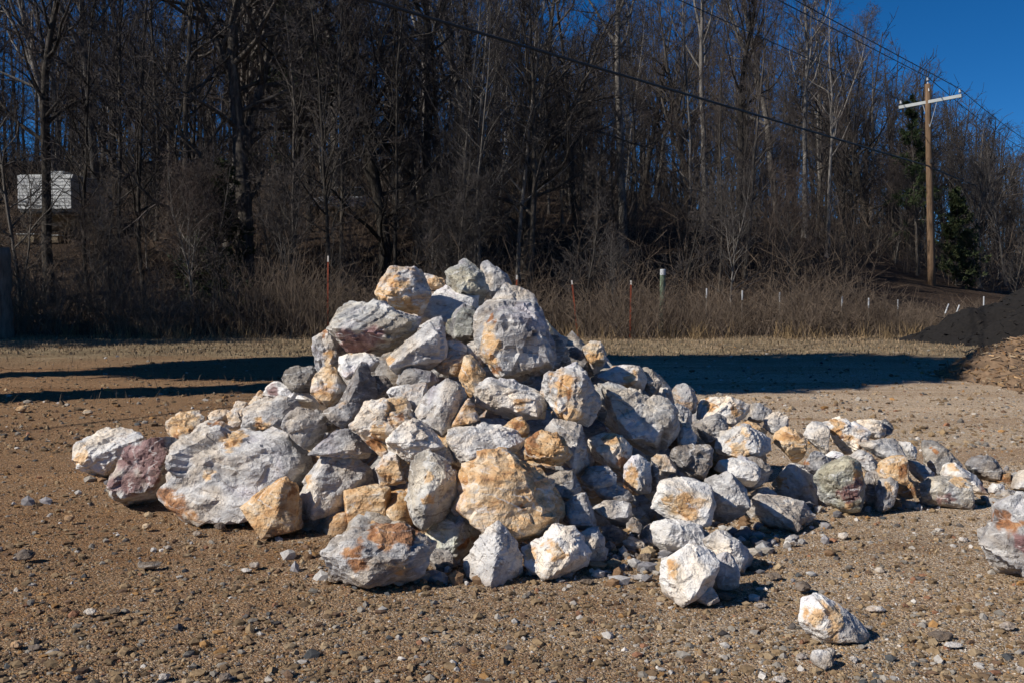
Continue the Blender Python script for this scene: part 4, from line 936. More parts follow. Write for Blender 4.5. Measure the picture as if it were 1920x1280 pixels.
# two broad evergreens left of the picture whose shadows lie across the yard behind the pile
def evergreen_meshes(seed, H, rad, rx, rz, nl):
    r = np.random.default_rng(seed)
    P0 = grow_paths(np.array([[0, 0, -.3]]), np.array([[0., 0., 1.]]), np.array([H * .9]), 12, .02, .05, r); R0 = (rad * (1 - .75 * np.linspace(0, 1, 13)))[None]
    i, s, tan, rr, t = sample(P0, R0, 40, (H - 2 * rz) / H, .98, r)
    P1 = grow_paths(s, side_dirs(tan, np.radians(r.uniform(45, 85, len(s))), r), rx * r.uniform(.5, .85, len(s)), 5, .12, .06, r)
    R1 = (rr * .4)[:, None] * (1 - .8 * np.linspace(0, 1, 6)[None])
    d = unit(r.normal(size=(nl, 3))); q = r.random(nl) ** .45
    C = d * q[:, None] * np.array([rx, rx, rz]) * (1 + .16 * fbm(d * 2.2 + seed, 3))[:, None] + (0, 0, H - rz)
    m = nl // 16; th = r.uniform(0, 6.28, m); zz = r.uniform(.3, H - rz, m)                 # leaves added round the unseen trunk to broaden its shadow
    E = np.stack([np.cos(th) * rad * r.uniform(.9, 1.35, m), np.sin(th) * rad * r.uniform(.9, 1.35, m), zz], -1)
    C = np.concatenate([C, E]); d = np.concatenate([d, unit(E * (1, 1, 0) + (0, 0, .1))])
    return join([tubes(P0, R0, 9), tubes(P1, R1, 5)]), leaf_tris(C, unit(d + r.normal(0, .8, d.shape)), .42, .32, r)
for key, (sd, H, rad, rx, rz, nl) in {'ever_a': (41, 14.0, .34, 3.7, 4.4, 24000), 'ever_b': (42, 10.8, .26, 2.6, 3.2, 14000), 'ever_c': (43, 15.0, .5, 5.0, 6.2, 7000)}.items():
    (tv, tf), (cv, cf) = evergreen_meshes(sd, H, rad, rx, rz, nl)
    PROTO[key] = (np_mesh(key + '_trunk', tv, tf, M_BARK, True), np_mesh(key + '_crown', cv, cf, M_CEDAR, False), H)
for key, tx, ty, lab in (('ever_a', 8.3, 20.5, 'tall broad evergreen beyond the left picture edge, nearer the camera'), ('ever_b', 1.35, 21.6, 'shorter evergreen beyond the left picture edge, farther from the camera'),
                         ('ever_c', -6.5, 32.0, 'tall broad evergreen added beyond the left edge to shade the left brush'), ('ever_c', -13.5, 33.5, 'farthest broad evergreen, added beyond the left edge for its shade')):  # unseen pair added to throw shade on the left brush
    L = PROTO[key][2] / math.tan(SUN_EL)
    place(key, 'evergreen_tree', tx - math.sin(SUN_AZ) * L, ty - math.cos(SUN_AZ) * L, lab, None, 1.0, 0.0)

# ------------------------------------------------------------------ brush, weeds and dry grass at the foot of the wood
def stems(n, r, xfun, yfun, hfun, bend, rad, seg=4, k=3, mat=None):
    x = xfun(n); y = yfun(n, x); z = ground_z(x, y) - .03; h = hfun(n, x, y)
    d = np.stack([r.normal(0, bend, n), r.normal(0, bend, n), np.ones(n)], -1)
    P = grow_paths(np.stack([x, y, z], -1), d, h, seg, bend * .55, -.04, r)
    R = rad * r.uniform(.6, 1.3, n)[:, None] * np.linspace(1, .35, seg + 1)[None]
    return P, R
def brush():
    r = np.random.default_rng(51); parts = []
    xf = lambda n: r.uniform(-28, 30, n)
    clump = lambda x, y: fbm(np.stack([x * .35, y * .35, x * 0 + 8], -1), 3)
    yf = lambda n, x: 29.1 + 1.3 * fbm(np.stack([x * .45, x * 0, x * 0 + 2], -1), 3) + r.random(n) ** .8 * 4.0 + np.clip(x - 8, 0, 30) * .25
    hf = lambda n, x, y: (1.65 + 1.0 * clump(x, y) + .5 * smooth01(-x, 2, 10)).clip(.5, 3.2) * r.uniform(.55, 1.15, n) * (1 - .5 * smooth01(x, 8, 14))
    P, R = stems(8200, r, xf, yf, hf, .33, .009, 3); parts.append(tubes(P, R, 3))
    i, s, tan, rr, t = sample(P, R, 3, .25, 1, r)
    P2 = grow_paths(s, side_dirs(tan, np.radians(r.uniform(25, 65, len(s))), r), r.uniform(.2, .65, len(s)), 1, .25, -.02, r)
    R2 = np.full((len(s), 2), .0042); parts.append(tubes(P2, R2, 3))
    n = 2300; u = r.uniform(-150, 2050, n); y = r.uniform(34.5, 58, n); x = (u - CX) / FPX * y            # taller undergrowth on the slope
    keep = ~((u > 1620) & (y < 46)); u, x, y = u[keep], x[keep], y[keep]; n = len(u)
    P3 = grow_paths(np.stack([x, y, ground_z(x, y) - .1], -1), np.stack([r.normal(0, .3, n), r.normal(0, .3, n), np.ones(n)], -1), r.uniform(1.2, 4.2, n), 4, .18, -.01, r)
    R3 = np.full((n, 5), .012) * np.linspace(1, .35, 5)[None]; parts.append(tubes(P3, R3, 3))
    i, s, tan, rr, t = sample(P3, R3, 7, .15, 1, r)
    P4 = grow_paths(s, side_dirs(tan, np.radians(r.uniform(25, 70, len(s))), r), r.uniform(.35, 1.1, len(s)), 1, .2, .0, r); parts.append(tubes(P4, np.full((len(s), 2), .006), 3))
    V, F = join(parts)
    tag(link('brush', np_mesh('brush', V, F, M_BRUSH)), 'tangled leafless brush along the foot of the wood', 'brush', kind='stuff')
M_BRUSH = plain('brush_stems', (.135, .10, .072), .9, .5, 1.2)
brush()
def blades(name, label, n, xf, yf, hf, wid, mat, seed):
    r = np.random.default_rng(seed); x = xf(n, r); y = yf(n, r, x); z = ground_z(x, y); h = hf(n, r, x)
    th = r.uniform(0, 6.28, n); w = wid * r.uniform(.6, 1.4, n)
    b0 = np.stack([x - np.cos(th) * w, y - np.sin(th) * w, z - .01], -1); b1 = np.stack([x + np.cos(th) * w, y + np.sin(th) * w, z - .01], -1)
    lean = r.normal(0, .38, (n, 2)) * h[:, None]
    tip = np.stack([x + lean[:, 0], y + lean[:, 1], z + h], -1); mid = (b0 + b1) / 2 * .5 + tip * .5; mid[:, 2] += .08 * h
    m0 = mid + (b0 - b1) * .35; m1 = mid - (b0 - b1) * .35
    V = np.stack([b0, b1, m1, m0, tip], 1).reshape(-1, 3); q = np.arange(n)[:, None] * 5
    F = np.concatenate([q + np.array([[0, 1, 2]]), q + np.array([[0, 2, 3]]), q + np.array([[3, 2, 4]])])
    tag(link(name, np_mesh(name, V, F, mat)), label, 'grass', kind='stuff')
M_DRY = plain('dry_grass', (.25, .18, .11), .85, .45, 3.0)
M_TALL = plain('tall_dry_grass', (.24, .165, .085), .85, .5, .6)
M_WEED = plain('dead_weeds', (.16, .115, .075), .85, .4, 2.0)
blades('dry_grass', 'short dead grass on the strip before the brush', 20000, lambda n, r: r.uniform(-17, 22, n),
       lambda n, r, x: 30.5 - 8.5 * r.random(n) ** 1.4, lambda n, r, x: r.uniform(.02, .085, n), .014, M_DRY, 61)
blades('tall_grass', 'tall golden grass tufts at the foot of the brush', 2400, lambda n, r: (np.repeat(r.uniform(-14, 22, n // 26 + 1), 26)[:n] + r.normal(0, .16, n)),
       lambda n, r, x: 29.3 + np.repeat(r.uniform(-.7, .9, n // 26 + 1), 26)[:n] + r.normal(0, .14, n), lambda n, r, x: r.uniform(.15, .6, n), .007, M_TALL, 62)
blades('weeds', 'thin dead weeds scattered over the left of the yard', 2200, lambda n, r: np.where(r.random(n) < .75, r.uniform(-13, -1, n), r.uniform(1, 13, n)),
       lambda n, r, x: 12.5 + 12 * r.random(n), lambda n, r, x: r.uniform(.04, .18, n), .0035, M_WEED, 63)

# ------------------------------------------------------------------ mounds of mulch
def mound(name, cx, cy, rx, ry, h, mat, label, seed, res=90, pw=1.0):
    r = np.random.default_rng(seed)
    rr = np.linspace(0, 1.0, res) ** .8; th = np.linspace(0, 2 * math.pi, 200, endpoint=False)
    R, T = np.meshgrid(rr, th, indexing='ij')
    wob = 1 + .15 * fbm(np.stack([np.cos(T) * 1.3, np.sin(T) * 1.3, T * 0 + seed], -1).reshape(-1, 3), 3).reshape(R.shape)
    X = R * np.cos(T) * rx * wob; Y = R * np.sin(T) * ry * wob
    prof = (1 - R) * (1 - .22 * np.exp(-(R / .18) ** 2)); Z = h * np.clip(prof, 0, 1) ** pw
    P = np.stack([X, Y, Z], -1).reshape(-1, 3)
    Z = Z + (.26 * fbm(P * .55 + seed, 3) + .06 * fbm(P * 3.5 + seed, 3)).reshape(R.shape) * smooth01(1 - R, 0, .2) * min(h, 1.2) - .06 * R ** 8
    V = np.stack([X, Y, Z], -1).reshape(-1, 3)
    idx = np.arange(len(V)).reshape(R.shape)
    F = np.stack([idx[:-1], np.roll(idx[:-1], -1, 1), np.roll(idx[1:], -1, 1), idx[1:]], -1).reshape(-1, 4)
    root = empty(name, (cx, cy, 0)); link('heap', np_mesh('heap', V, F, mat, True), root)
    tag(root, label, 'mound'); return root, V
def chips(root, V, n, size, mat, seed, label, pal):
    r = np.random.default_rng(seed); C = V[r.integers(0, len(V), n)] + r.normal(0, .05, (n, 3)) * (1, 1, .15)
    d = unit(r.normal(size=(n, 3)) * (1, 1, .45)); s = unit(np.cross(d, r.normal(size=(n, 3)))); u = np.cross(d, s)
    L = (size * r.uniform(.4, 1.3, n) ** 1.4)[:, None]; w = L * r.uniform(.10, .25, (n, 1)); t = w * .35
    V8 = np.stack([C + a * d * L + b * s * w + c * u * t for a in (-1, 1) for b in (-1, 1) for c in (-1, 1)], 1).reshape(-1, 3)
    q = (np.arange(n) * 8)[:, None, None]
    F = (q + np.array([(0, 1, 3, 2), (4, 6, 7, 5), (0, 4, 5, 1), (2, 3, 7, 6), (0, 2, 6, 4), (1, 5, 7, 3)])[None]).reshape(-1, 4)
    pal = np.array(pal); col = np.repeat(pal[r.integers(0, len(pal), n)] * r.uniform(.7, 1.25, (n, 1)), 8, 0)
    o = link('chips', np_mesh('chips', V8, F, M_PEBBLE, False, {'tint': col}), root); tag(o, label, kind='stuff')
M_BLACK = plain('black_mulch', (.012, .010, .009), .95, .5, 14, .04)
M_BROWN = plain('brown_mulch', (.20, .13, .078), .95, .45, 9, .04)
rb, Vb = mound('mulch_mound', px_x(2215, 27), 27.5, 6.7, 5.2, 2.75, M_BLACK, 'black mulch mound rising at the right edge behind the brown one', 3, pw=.95)
chips(rb, Vb, 5000, .06, None, 71, 'black shreds of mulch', [(.010, .008, .007), (.02, .016, .013), (.035, .028, .022), (.012, .012, .012)])
rw, Vw = mound('mulch_mound', px_x(2160, 15.6), 15.6, 3.2, 3.0, 1.12, M_BROWN, 'brown wood-chip mound cut by the right edge in front of the black one', 4)
chips(rw, Vw, 11000, .055, None, 72, 'brown wood chips and shreds', [(.33, .20, .10), (.42, .27, .14), (.25, .16, .095), (.16, .12, .09), (.11, .09, .075), (.48, .36, .23), (.30, .165, .075)])

M_DARK = plain('dark_steel', (.04, .04, .042), .6, .2, 6)
# ------------------------------------------------------------------ utility pole and wires
M_POLE = plain('pole_wood', (.155, .098, .058), .85, .5, 3.0, .01, stretch=(6, 6, .5))
M_ARM = plain('crossarm_paint', (.36, .38, .38), .6, .12, 3.0)
M_INS = plain('insulator_grey', (.35, .37, .40), .35, .15, 8.0)
M_WIRE = plain('wire_black', (.012, .012, .013), .5, .2, 3.0)
PY = 45.0
pb = at(1746, 600, PY); pt = at(1737, 158, PY); pbz = gz(pb[0], PY) - .3
pole = empty('utility_pole', (pb[0], PY, pbz))
tag(pole, 'brown wooden utility pole with a pale crossarm right of the wood', 'utility pole')
lean = (pt[0] - pb[0]) / (pt[2] - pb[2])
PH = pt[2] - pbz
axis_at = lambda h: np.array([lean * h, 0, h])
MB().tube([axis_at(PH * k / 8) for k in range(9)], [.17 - .045 * k / 8 for k in range(9)], 14).build('shaft', M_POLE, pole, smooth=True)
al, ar = at(1684, 203, PY + 1.0) - (pb[0], PY, pbz), at(1801, 181, PY - 1.0) - (pb[0], PY, pbz)
al[1] -= .12; ar[1] -= .12
d = unit(ar - al); n_ = unit(np.cross(d, (0, 0, 1))); u_ = np.cross(n_, d)
arm = MB(); V = [p + a * n_ * .05 + b * u_ * .07 for p in (al, ar) for a in (-1, 1) for b in (-1, 1)]
arm.add(V, [(0, 1, 3, 2), (4, 6, 7, 5), (0, 4, 5, 1), (2, 3, 7, 6), (0, 2, 6, 4), (1, 5, 7, 3)]).build('crossarm', M_ARM, pole, .008)
tops = []
for p in (al + d * .08, np.array([lean * PH, 0, PH]), ar - d * .08):
    z0 = p + (0, 0, .06); m = MB()
    m.tube([z0 + (0, 0, h) for h in (0, .08, .085, .12, .125, .16, .165, .21, .24)], [.02, .02, .06, .065, .045, .06, .045, .05, .02], 12)
    m.build('insulator', M_INS, pole, smooth=True); tops.append(z0 + (0, 0, .24) + (pb[0], PY, pbz))
MB().tube([axis_at(PH - .35) + (0, -.14, 0), axis_at(PH + .06) + (0, -.02, 0)], .03, 8).build('pole_top_pin', M_INS, pole)
br = axis_at(PH - 1.9)
for e in (al * .62 + ar * .38, al * .38 + ar * .62):
    MB().tube([br + (0, -.15, 0), e], .014, 6).build('brace', M_INS, pole)
bx_ = lean * PH * .63; MB().box(bx_ - .04, bx_ + .04, -.26, -.10, PH * .62, PH * .62 + .16).build('cable_bracket', M_DARK, pole)
def wire(name, a, b, rad, sag, label, ext=2.6, back=None):
    a = np.asarray(a); b = np.asarray(b); e = a + (b - a) * ext
    P = [a + (e - a) * t + np.array([0, 0, -sag * 4 * t * (1 - t)]) for t in np.linspace(0, 1, 40)]
    if back is not None:
        bk = np.asarray(back); P = [bk + (a - bk) * t + np.array([0, 0, -.6 * 4 * t * (1 - t)]) for t in np.linspace(0, 1, 20)][:-1] + P
    P = np.array(P); base = P[0].copy()
    o = MB().tube(P - base, rad, 6).build(name, M_WIRE, loc=base)
    return tag(o, label, 'wire', 'wires on the utility pole')
wire('power_line', tops[0], at(1272, 0, 29.5), .016, .0, 'faint thin wire running left from the left end of the crossarm', 2.2, at(1900, 330, 84))
wire('power_line', tops[1], at(1458, 0, 31.5), .018, .0, 'thin wire running over the top of the utility pole', 2.2, at(2010, 322, 84))
wire('power_line', tops[2], at(1490, 0, 32.0), .018, .0, 'thin wire running to the right end of the crossarm', 2.2, at(2040, 318, 84))
cab = np.array([pb[0] + lean * PH * .63, PY - .2, pbz + PH * .63 + .05])
wire('cable', at(1741, 312, PY - .25), at(690, 0, 20.0), .034, .0, 'thick black cable sagging across the sky in front of the wood', 1.9, at(1990, 372, 84))

# ------------------------------------------------------------------ stakes, pipes and posts in the brush
M_STAKE = plain('rusty_orange_paint', (.24, .06, .03), .7, .4, 12)
M_TIP = plain('stake_tip_white', (.6, .55, .5), .7, .1, 5)
M_PVC = plain('white_pvc', (.46, .47, .48), .45, .06, 5)
M_GRN = plain('green_pipe_paint', (.13, .17, .115), .6, .25, 9)
M_OLD = plain('weathered_wood', (.13, .11, .09), .9, .5, 3, .03, stretch=(5, 5, .8))
def stake(u0, v0, u1, Y, label):
    p = at(u0, v0, Y); q = np.array([px_x(u1, Y), Y, gz(px_x(u1, Y), Y) - .1]); h = p - q
    o = empty('stake', tuple(q)); m = MB()
    dd = unit(h); x = np.array([1., 0, 0]); y = np.array([0, 1., 0])
    def bar(a, b, w, t, ox, oy):
        V = [e + x * (ox + i * w) + y * (oy + j * t) for e in (a, b) for i in (-1, 1) for j in (-1, 1)]
        m.add(V, [(0, 1, 3, 2), (4, 6, 7, 5), (0, 4, 5, 1), (2, 3, 7, 6), (0, 2, 6, 4), (1, 5, 7, 3)])
    bar(h * 0, h * .93, .024, .005, 0, 0); bar(h * 0, h * .93, .005, .022, 0, .0275)     # T profile
    m.build('post', M_STAKE, o); m = MB()
    bar(h * .931, h, .024, .005, 0, 0); bar(h * .931, h, .005, .022, 0, .0275); m.build('tip', M_TIP, o)
    tag(o, label, 'stake', 'orange metal stakes in the brush')
stake(615, 480, 614, 30.0, 'orange metal stake left of the pile in the brush')
stake(969, 516, 966, 30.0, 'orange metal stake just showing right of the topmost boulders')
stake(1072, 526, 1084, 30.0, 'leaning orange metal stake left of the other one right of the pile')
stake(1183, 526, 1181, 30.0, 'upright orange metal stake left of the green pipe')
def pipe(u, v, Y, rad, hgt, label, tilt=0.0, cap=None, group='white plastic pipes in the brush'):
    p = at(u, v, Y); hgt = p[2] - gz(p[0], Y) + .15
    o = empty('marker_pipe', (p[0] - tilt * hgt, Y, p[2] - hgt)); f = lambda h: np.array([tilt * h, 0, h])
    k = hgt - (cap or .30)
    MB().tube([f(0), f(k)], rad, 14).build('pipe', M_GRN if cap else M_OLD, o, smooth=False)
    MB().tube([f(k), f(hgt - .012), f(hgt)], [rad * 1.06, rad * 1.06, rad * .9], 14).build('cap', M_PVC, o)
    tag(o, label, 'pipe', group)
pipe(1243, 505, 32.2, .085, 1.6, 'thick green pipe with white cap standing in the brush', .02, .19, None)
wp = [(1325, 541, 'first small white pipe end right of the green pipe'), (1392, 545, 'second small white pipe end right of the green pipe'), (1462, 548, 'third small white pipe end right of the green pipe'),
      (1579, 556, 'white pipe end midway between the green pipe and the utility pole'), (1629, 559, 'faint white pipe end second left of the utility pole'), (1684, 562, 'faint white pipe end just left of the utility pole'),
      (1779, 570, 'tilted white pipe end just right of the utility pole'), (1799, 572, 'tilted white pipe end above the black mound slope'), (1845, 556, 'pale round pipe end above the black mound')]
for k, (u, v, lab) in enumerate(wp): pipe(u, v, 31.6 + .3 * (k % 2), .023, .3, lab, .35 if k in (6, 7) else 0.0)
o = empty('wooden_post', (px_x(12, 28.6), 28.6, gz(px_x(12, 28.6), 28.6) - .1)); r = np.random.default_rng(8)
h = at(12, 466, 28.6)[2] + .1
m = MB(); m.tube([(.02 * math.sin(k), .02 * math.cos(2 * k), h * k / 10) for k in range(11)], [.20 - .004 * k + .012 * math.sin(k * 2.3) for k in range(11)], 16)
m.build('shaft', M_OLD, o, smooth=True)
MB().tube([(-.2, -.05, h * .35), (-.24, -.04, h * .7)], [.03, .02], 6).build('vine', M_BRUSH, o)
tag(o, 'thick weathered wooden post at the left edge of the yard', 'post')

# ------------------------------------------------------------------ camper on the hill among the trees
M_TANW = plain('tan_board', (.30, .24, .16), .8, .2, 3.0); M_CAMP = plain('camper_white', (.52, .53, .53), .6, .3, 2.5); M_CAMPS = plain('camper_side', (.42, .43, .42), .6, .15, 2.0)
M_GLASS, nt_, b_ = new_mat('window_glass', .08, .5); b_.inputs['Base Color'].default_value = (.02, .035, .045, 1)
M_RUB = plain('tyre_rubber', (.02, .02, .02), .8, .2, 8)
cz = gz(*camper_xy) - .05
camp = empty('camper_trailer', (camper_xy[0], camper_xy[1], cz), math.radians(-3))
tag(camp, 'white camper trailer on the hill behind the left trees', 'camper')
# local: nose face at y = 0 looking to the camera, body reaching back (+y); overhanging nose, width 2.4
def side(prof, x0, x1):
    V = [(x0, y, z) for y, z in prof] + [(x1, y, z) for y, z in prof]; n = len(prof)
    return V, [tuple(range(n)), tuple(range(2 * n - 1, n - 1, -1))] + [(i, i + n, (i + 1) % n + n, (i + 1) % n) for i in range(n)]
MB().add(*side([(0.10, 1.35), (0.0, 1.55), (-.06, 2.75), (.12, 3.0), (3.9, 3.0), (3.9, .75), (2.1, .75), (1.75, 1.35)], -1.2, 1.2)).build('body', M_CAMPS, camp, .02)
for k in range(10):
    z0 = 1.50 + k * .145
    MB().add(*side([(-.075, z0), (-.112, z0), (-.094, z0 + .142), (-.075, z0 + .142)], -1.19 + .012 * (k % 3), 1.19 - .01 * (k % 2))).build('siding_panel', M_CAMP, camp)
MB().add(*side([(0.06, 1.30), (1.72, 1.30), (2.05, .72), (2.0, .70), (1.66, 1.26), (.06, 1.26)], -1.15, 1.15)).build('gooseneck_underside', M_TANW, camp)
MB().box(-.36, .36, .9, 1.7, 3.0, 3.24).build('air_conditioner', M_CAMP, camp, .04)
w = MB().box(1.19, 1.225, 1.05, 1.75, 1.85, 2.35).build('window', M_DARK, camp); MB().box(1.222, 1.235, 1.12, 1.68, 1.91, 2.29).build('pane', M_GLASS, w)
for x in (-.75, .75): MB().tube([(x, 1.2, 0), (x, 1.2, 1.28)], .05, 8).build('landing_leg', M_DARK, camp)
for x in (-1.08, 1.08):
    for y in (2.7, 3.4):
        wl_ = MB().tube([(x - .1, y, .36), (x + .1, y, .36)], .36, 20).build('wheel', M_RUB, camp); MB().tube([(x - .11, y, .36), (x + .11, y, .36)], .19, 14).build('rim', M_CAMPS, wl_)
MB().box(-.9, .9, 2.05, 2.4, .35, .72).build('skirt', M_DARK, camp)
# pale things stored under the nose
for k, (x, y, sx, sz, lab) in enumerate([(-.7, -.2, .35, .34, 'white bin on the ground under the camper nose, left one'), (.25, .1, .3, .3, 'white bin on the ground under the camper nose, right one')]):
    c_, s_ = math.cos(math.radians(-3)), math.sin(math.radians(-3))
    o = empty('storage_bin', (camper_xy[0] + x * c_ - y * s_, camper_xy[1] + x * s_ + y * c_, cz + .02))
    MB().add([(-sx, -.22, 0), (sx, -.22, 0), (sx, .22, 0), (-sx, .22, 0), (-sx * 1.12, -.25, sz), (sx * 1.12, -.25, sz), (sx * 1.12, .25, sz), (-sx * 1.12, .25, sz)], [(3, 2, 1, 0), (0, 1, 5, 4), (1, 2, 6, 5), (2, 3, 7, 6), (3, 0, 4, 7), (4, 5, 6, 7)]).build('tub', M_TANW, o, .02)
    MB().box(-sx * 1.18, sx * 1.18, -.28, .28, sz, sz + .05).build('lid', M_CAMPS, o, .015)
    tag(o, lab, 'bin')

# white car parked deep in the wood
M_CAR = plain('car_white', (.62, .63, .65), .35, .05, 2, spec=.5)
cy_ = 56.0; cx_ = px_x(652, cy_); car = empty('parked_car', (cx_, cy_, gz(cx_, cy_)), math.radians(12))
tag(car, 'white car parked deep among the trunks left of the pile top', 'car')
MB().add(*[(np.array(v)[:, [1, 0, 2]], f) for v, f in [side([(-2.1, .35), (-2.15, .75), (-1.2, .92), (1.6, .95), (2.05, .85), (2.1, .4)], -.85, .85)]][0]).build('body', M_CAR, car, .05)
MB().add(*[(np.array(v)[:, [1, 0, 2]], f) for v, f in [side([(-1.15, .93), (-.5, 1.42), (.9, 1.44), (1.55, .96)], -.74, .74)]][0]).build('cabin', M_GLASS, car, .03)
MB().box(-.5, .92, -.70, .70, 1.43, 1.47).build('roof', M_CAR, car, .015)
for x in (-1.35, 1.3):
    for y in (-.78, .78):
        w = MB().tube([(x, y - .1, .32), (x, y + .1, .32)], .32, 18).build('wheel', M_RUB, car); MB().tube([(x, y - .105, .32), (x, y + .105, .32)], .18, 12).build('rim', M_CAMPS, w)
for y in (-.6, .6): MB().box(-2.18, -2.1, y - .16, y + .16, .62, .74).build('headlight', M_PVC, car, .01)

# ------------------------------------------------------------------ loose gravel
def pebbles(n, ylo, yhi, smin, smax, seed, V0, F0, pw=3.2):
    r = np.random.default_rng(seed); nv = len(V0)
    q = r.random(n); Y = 1 / (1 / ylo - q * (1 / ylo - 1 / yhi)); u = r.uniform(-260, 2180, n); X = (u - CX) / FPX * Y
    s = smin * (smax / smin) ** (r.random(n) ** pw)
    tr = unit(V0)[None] * (1 + .28 * r.normal(size=(n, nv, 1)).clip(-1.4, 1.4))
    tr = tr * (s[:, None] * r.uniform(.7, 1.3, (n, 1)))[:, :, None] * np.stack([np.ones(n), r.uniform(.6, 1, n), r.uniform(.35, .85, n)], -1)[:, None, :]
    th = r.uniform(0, 6.28, n); c, k = np.cos(th)[:, None], np.sin(th)[:, None]
    V = np.stack([tr[:, :, 0] * c - tr[:, :, 1] * k, tr[:, :, 0] * k + tr[:, :, 1] * c, tr[:, :, 2]], -1)
    V = V + np.stack([X, Y, ground_z(X, Y) + s * .15], -1)[:, None, :]
    pal = np.array([(.24, .165, .092), (.31, .215, .12), (.18, .12, .07), (.38, .28, .17), (.28, .25, .21), (.42, .38, .33), (.13, .115, .105), (.095, .098, .10), (.38, .21, .08), (.17, .105, .065), (.60, .56, .51), (.32, .16, .09)])
    pl = np.array([20, 19, 14, 11, 7, 3, 3, 2, 7, 12, 1.2, 2.]); pr = np.array([14, 18, 8, 16, 12, 10, 2.5, 2.5, 5, 6, 4, 2.])
    side_ = smooth01(X / Y, -.25, .35)
    col = np.where((r.random(n) < side_)[:, None], pal[r.choice(12, n, p=pr / pr.sum())], pal[r.choice(12, n, p=pl / pl.sum())]) * r.uniform(.7, 1.15, (n, 1))
    F = (F0[None] + (np.arange(n) * nv)[:, None, None]).reshape(-1, 3)
    return V.reshape(-1, 3), F, np.repeat(col, nv, 0)
OCT = (np.array([(1, 0, -.25), (-1, 0, -.25), (0, 1, -.25), (0, -1, -.25), (0, 0, 1.)]), np.array([(0, 2, 4), (2, 1, 4), (1, 3, 4), (3, 0, 4)]))   # bedded in the fines: no underside
TOPF = np.array([f for f in ICO[1][1] if ICO[1][0][f][:, 2].mean() > -.35])
sets = [pebbles(68000, 3.6, 11, .0035, .010, 81, *OCT, pw=1.4), pebbles(15000, 3.6, 14, .008, .026, 82, ICO[1][0], TOPF, pw=2.6), pebbles(8500, 9, 26, .012, .045, 83, ICO[1][0], TOPF, pw=2.4)]
def pile_chips(n, seed):
    r = np.random.default_rng(seed); V0, F0 = ICO[1]; X = r.uniform(-4, 4.2, 40 * n); Y = r.uniform(5.0, 9.2, 40 * n)
    h = np.array([heap(a, b) for a, b in zip(X, Y)]); hollow = np.exp(-((X - .75) ** 2 + (Y - 6.0) ** 2) / .30)
    k = (r.random(len(X)) < ((h > .01) * np.exp(-(h / .16) ** 2) * np.where(X < -1.3, .02, .2) + hollow * .8) * (h < .5)) & (Y < 8.2); X, Y, h = X[k][:n], Y[k][:n], h[k][:n]; n = len(X)
    s = .007 * (.055 / .007) ** (r.random(n) ** 1.9)
    tr = unit(V0)[None] * (1 + .17 * r.normal(size=(n, 12, 1)).clip(-1.4, 1.4)) * s[:, None, None] * r.uniform(.6, 1.25, (n, 1, 3)) * np.array([1, 1, .75])
    V = tr + np.stack([X, Y, ground_z(X, Y) + s * .35], -1)[:, None, :]
    pal = np.array([(.50, .48, .46), (.38, .36, .36), (.62, .59, .55), (.48, .36, .22), (.26, .25, .26), (.36, .22, .12), (.45, .40, .34)])
    return V.reshape(-1, 3), (F0[None] + (np.arange(n) * 12)[:, None, None]).reshape(-1, 3), np.repeat(pal[r.integers(0, 7, n)] * r.uniform(.7, 1.1, (n, 1)), 12, 0)
sets.append(pile_chips(1500, 84))
gv, gf = join([(a, b) for a, b, c in sets])
tag(link('gravel', np_mesh('gravel', gv, gf, M_PEBBLE, False, {'tint': np.concatenate([c for a, b, c in sets])})), 'loose crushed gravel strewn over the yard', 'gravel', kind='stuff')

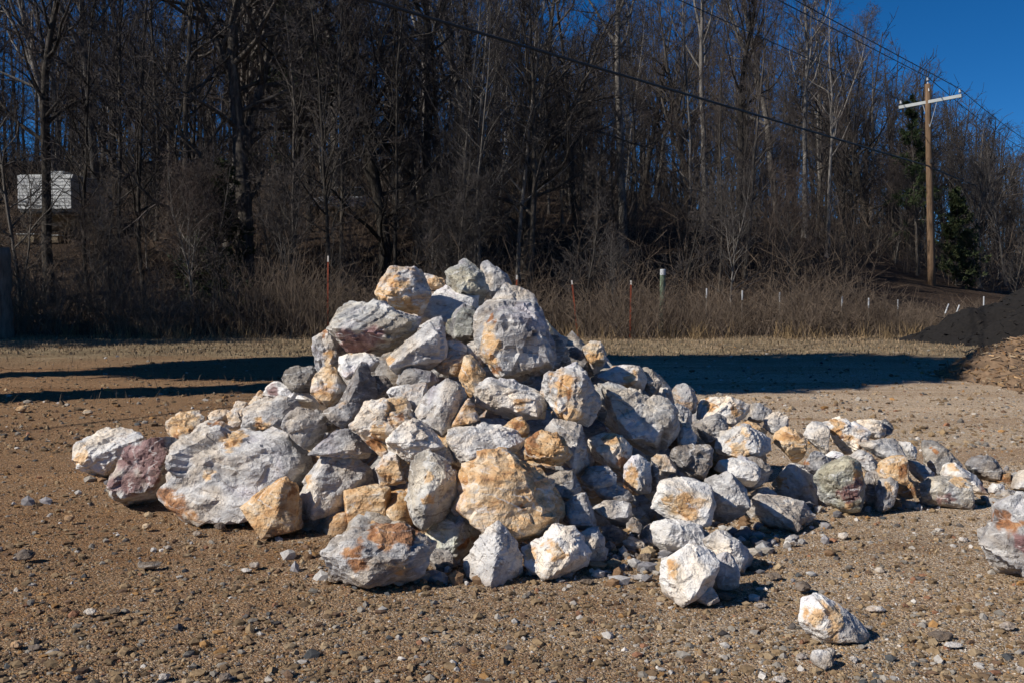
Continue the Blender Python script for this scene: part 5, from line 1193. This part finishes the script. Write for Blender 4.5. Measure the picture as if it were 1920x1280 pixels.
# stones big enough to tell apart on the gravel
ls = [(48, 1046, 34, .16, 0, 'dark grey pointed stone on the gravel at the lower left'), (170, 1150, 22, .85, 0, 'bright white pebble on the gravel at the lower left'),
      (280, 1063, 46, .32, 0, 'flat grey chip on the gravel below the orange wedge'), (462, 1070, 22, .7, 0, 'small white chip left of the long pitted boulder'), (478, 1062, 20, .5, .4, 'small tan pebble left of the long pitted boulder'),
      (212, 1147, 26, .24, 0, 'dark slate chip right of the bright white pebble'), (130, 975, 20, .5, .5, 'tan pebble on the gravel at the left below the maroon boulder'), (275, 990, 20, .5, .5, 'tan stone in front of the biggest boulder'),
      (335, 965, 18, .5, .6, 'orange pebble touching the rusty corner of the biggest boulder'), (412, 990, 20, .28, 0, 'slate-grey pebble in front of the orange wedge'), (370, 1003, 18, .5, .1, 'round grey-tan pebble in front of the biggest boulder'),
      (30, 1213, 24, .55, .6, 'reddish pebble at the lower left corner'), (66, 1215, 28, .22, 0, 'dark slate chip at the lower left corner'), (308, 1272, 22, .75, 0, 'white pebble at the bottom edge, left'), (423, 1273, 26, .3, 0, 'grey pebble at the bottom edge, left of centre'),
      (40, 770, 20, .5, .7, 'orange stone far left at the near edge of the shadow band'), (165, 776, 18, .5, .7, 'orange stone on the far left gravel before the shadow band'),
      (1540, 1243, 50, .56, 0, 'grey stone below the lone triangular boulder'), (1555, 1228, 26, .52, .15, 'small brownish stone touching the grey one below the lone boulder'), (1503, 1232, 26, .55, .35, 'tan chip left of the grey stone below the lone boulder'),
      (1580, 1205, 15, .45, .9, 'small brick-red pebble below the lone triangular boulder'), (1600, 1238, 18, .62, 0, 'bluish white pebble right of the grey stone at the lower right'), (1505, 1106, 32, .34, 0, 'greenish grey stone left of the lone triangular boulder'),
      (1640, 1145, 36, .72, .25, 'long cream chip behind the lone triangular boulder'), (1762, 1195, 50, .24, 0, 'dark slate slab right of the lone triangular boulder'), (1788, 1212, 36, .66, 0, 'white chip beside the dark slate slab'),
      (1887, 1178, 28, .55, .35, 'tan round pebble near the right edge'), (1582, 1008, 22, .75, 0, 'white pebble on the gravel below the red-blotched boulder'), (1490, 1020, 22, .3, 0, 'dark grey pebble below the flattish grey boulder'),
      (1757, 1014, 14, .5, .9, 'orange pebble on the right gravel'), (1806, 1015, 18, .7, .4, 'cream pebble left of the lilac boulder at the right edge'), (1725, 1086, 24, .28, 0, 'dark flat chip right of the middle on the gravel'), (1650, 1072, 20, .55, 0, 'light grey pebble above the lone triangular boulder'),
      (1450, 1082, 34, .30, 0, 'flat slate chip right of the front white cluster'), (1443, 1055, 14, .8, .15, 'small cream chip right of the front white cluster'), (1209, 1050, 30, .34, .0, 'dark grey stone left of the front white cluster'), (1200, 1085, 36, .64, 0, 'pale angular chip left of the front white cluster'),
      (1185, 1120, 22, .38, 0, 'grey chip below the front white cluster, left'), (1360, 1120, 40, .30, 0, 'flat dark stone below the front white cluster'), (1425, 1136, 26, .68, 0, 'small white chip below the front white cluster'), (1100, 1092, 30, .3, 0, 'flat grey chip below the bright white boulder'),
      (1912, 1258, 18, .78, 0, 'white pebble in the lower right corner'), (540, 1262, 30, .3, 0, 'flat slate pebble at the bottom edge below the pitted boulder'), (1462, 1275, 30, .74, .3, 'cream chip at the bottom edge right of centre')]
for k, (u, v, w, tone, warm, lab) in enumerate(ls):
    rr_ = np.random.default_rng(500 + k); n = 8; a0 = rr_.uniform(0, 1)
    hh = w * (.32 if ('chip' in lab or 'flat' in lab or 'slab' in lab) else .62)
    poly = ' '.join(f'{u + w / 2 * math.cos(a0 + 2 * math.pi * j / n) * rr_.uniform(.85, 1.1):.1f},{v - hh * .35 + hh / 2 * math.sin(a0 + 2 * math.pi * j / n) * rr_.uniform(.8, 1.15):.1f}' for j in range(n))
    rock('P', poly, lab, tone, warm, mode='g', name='stone', group='loose stones on the gravel', level=3, T=1.0, cat='stone')
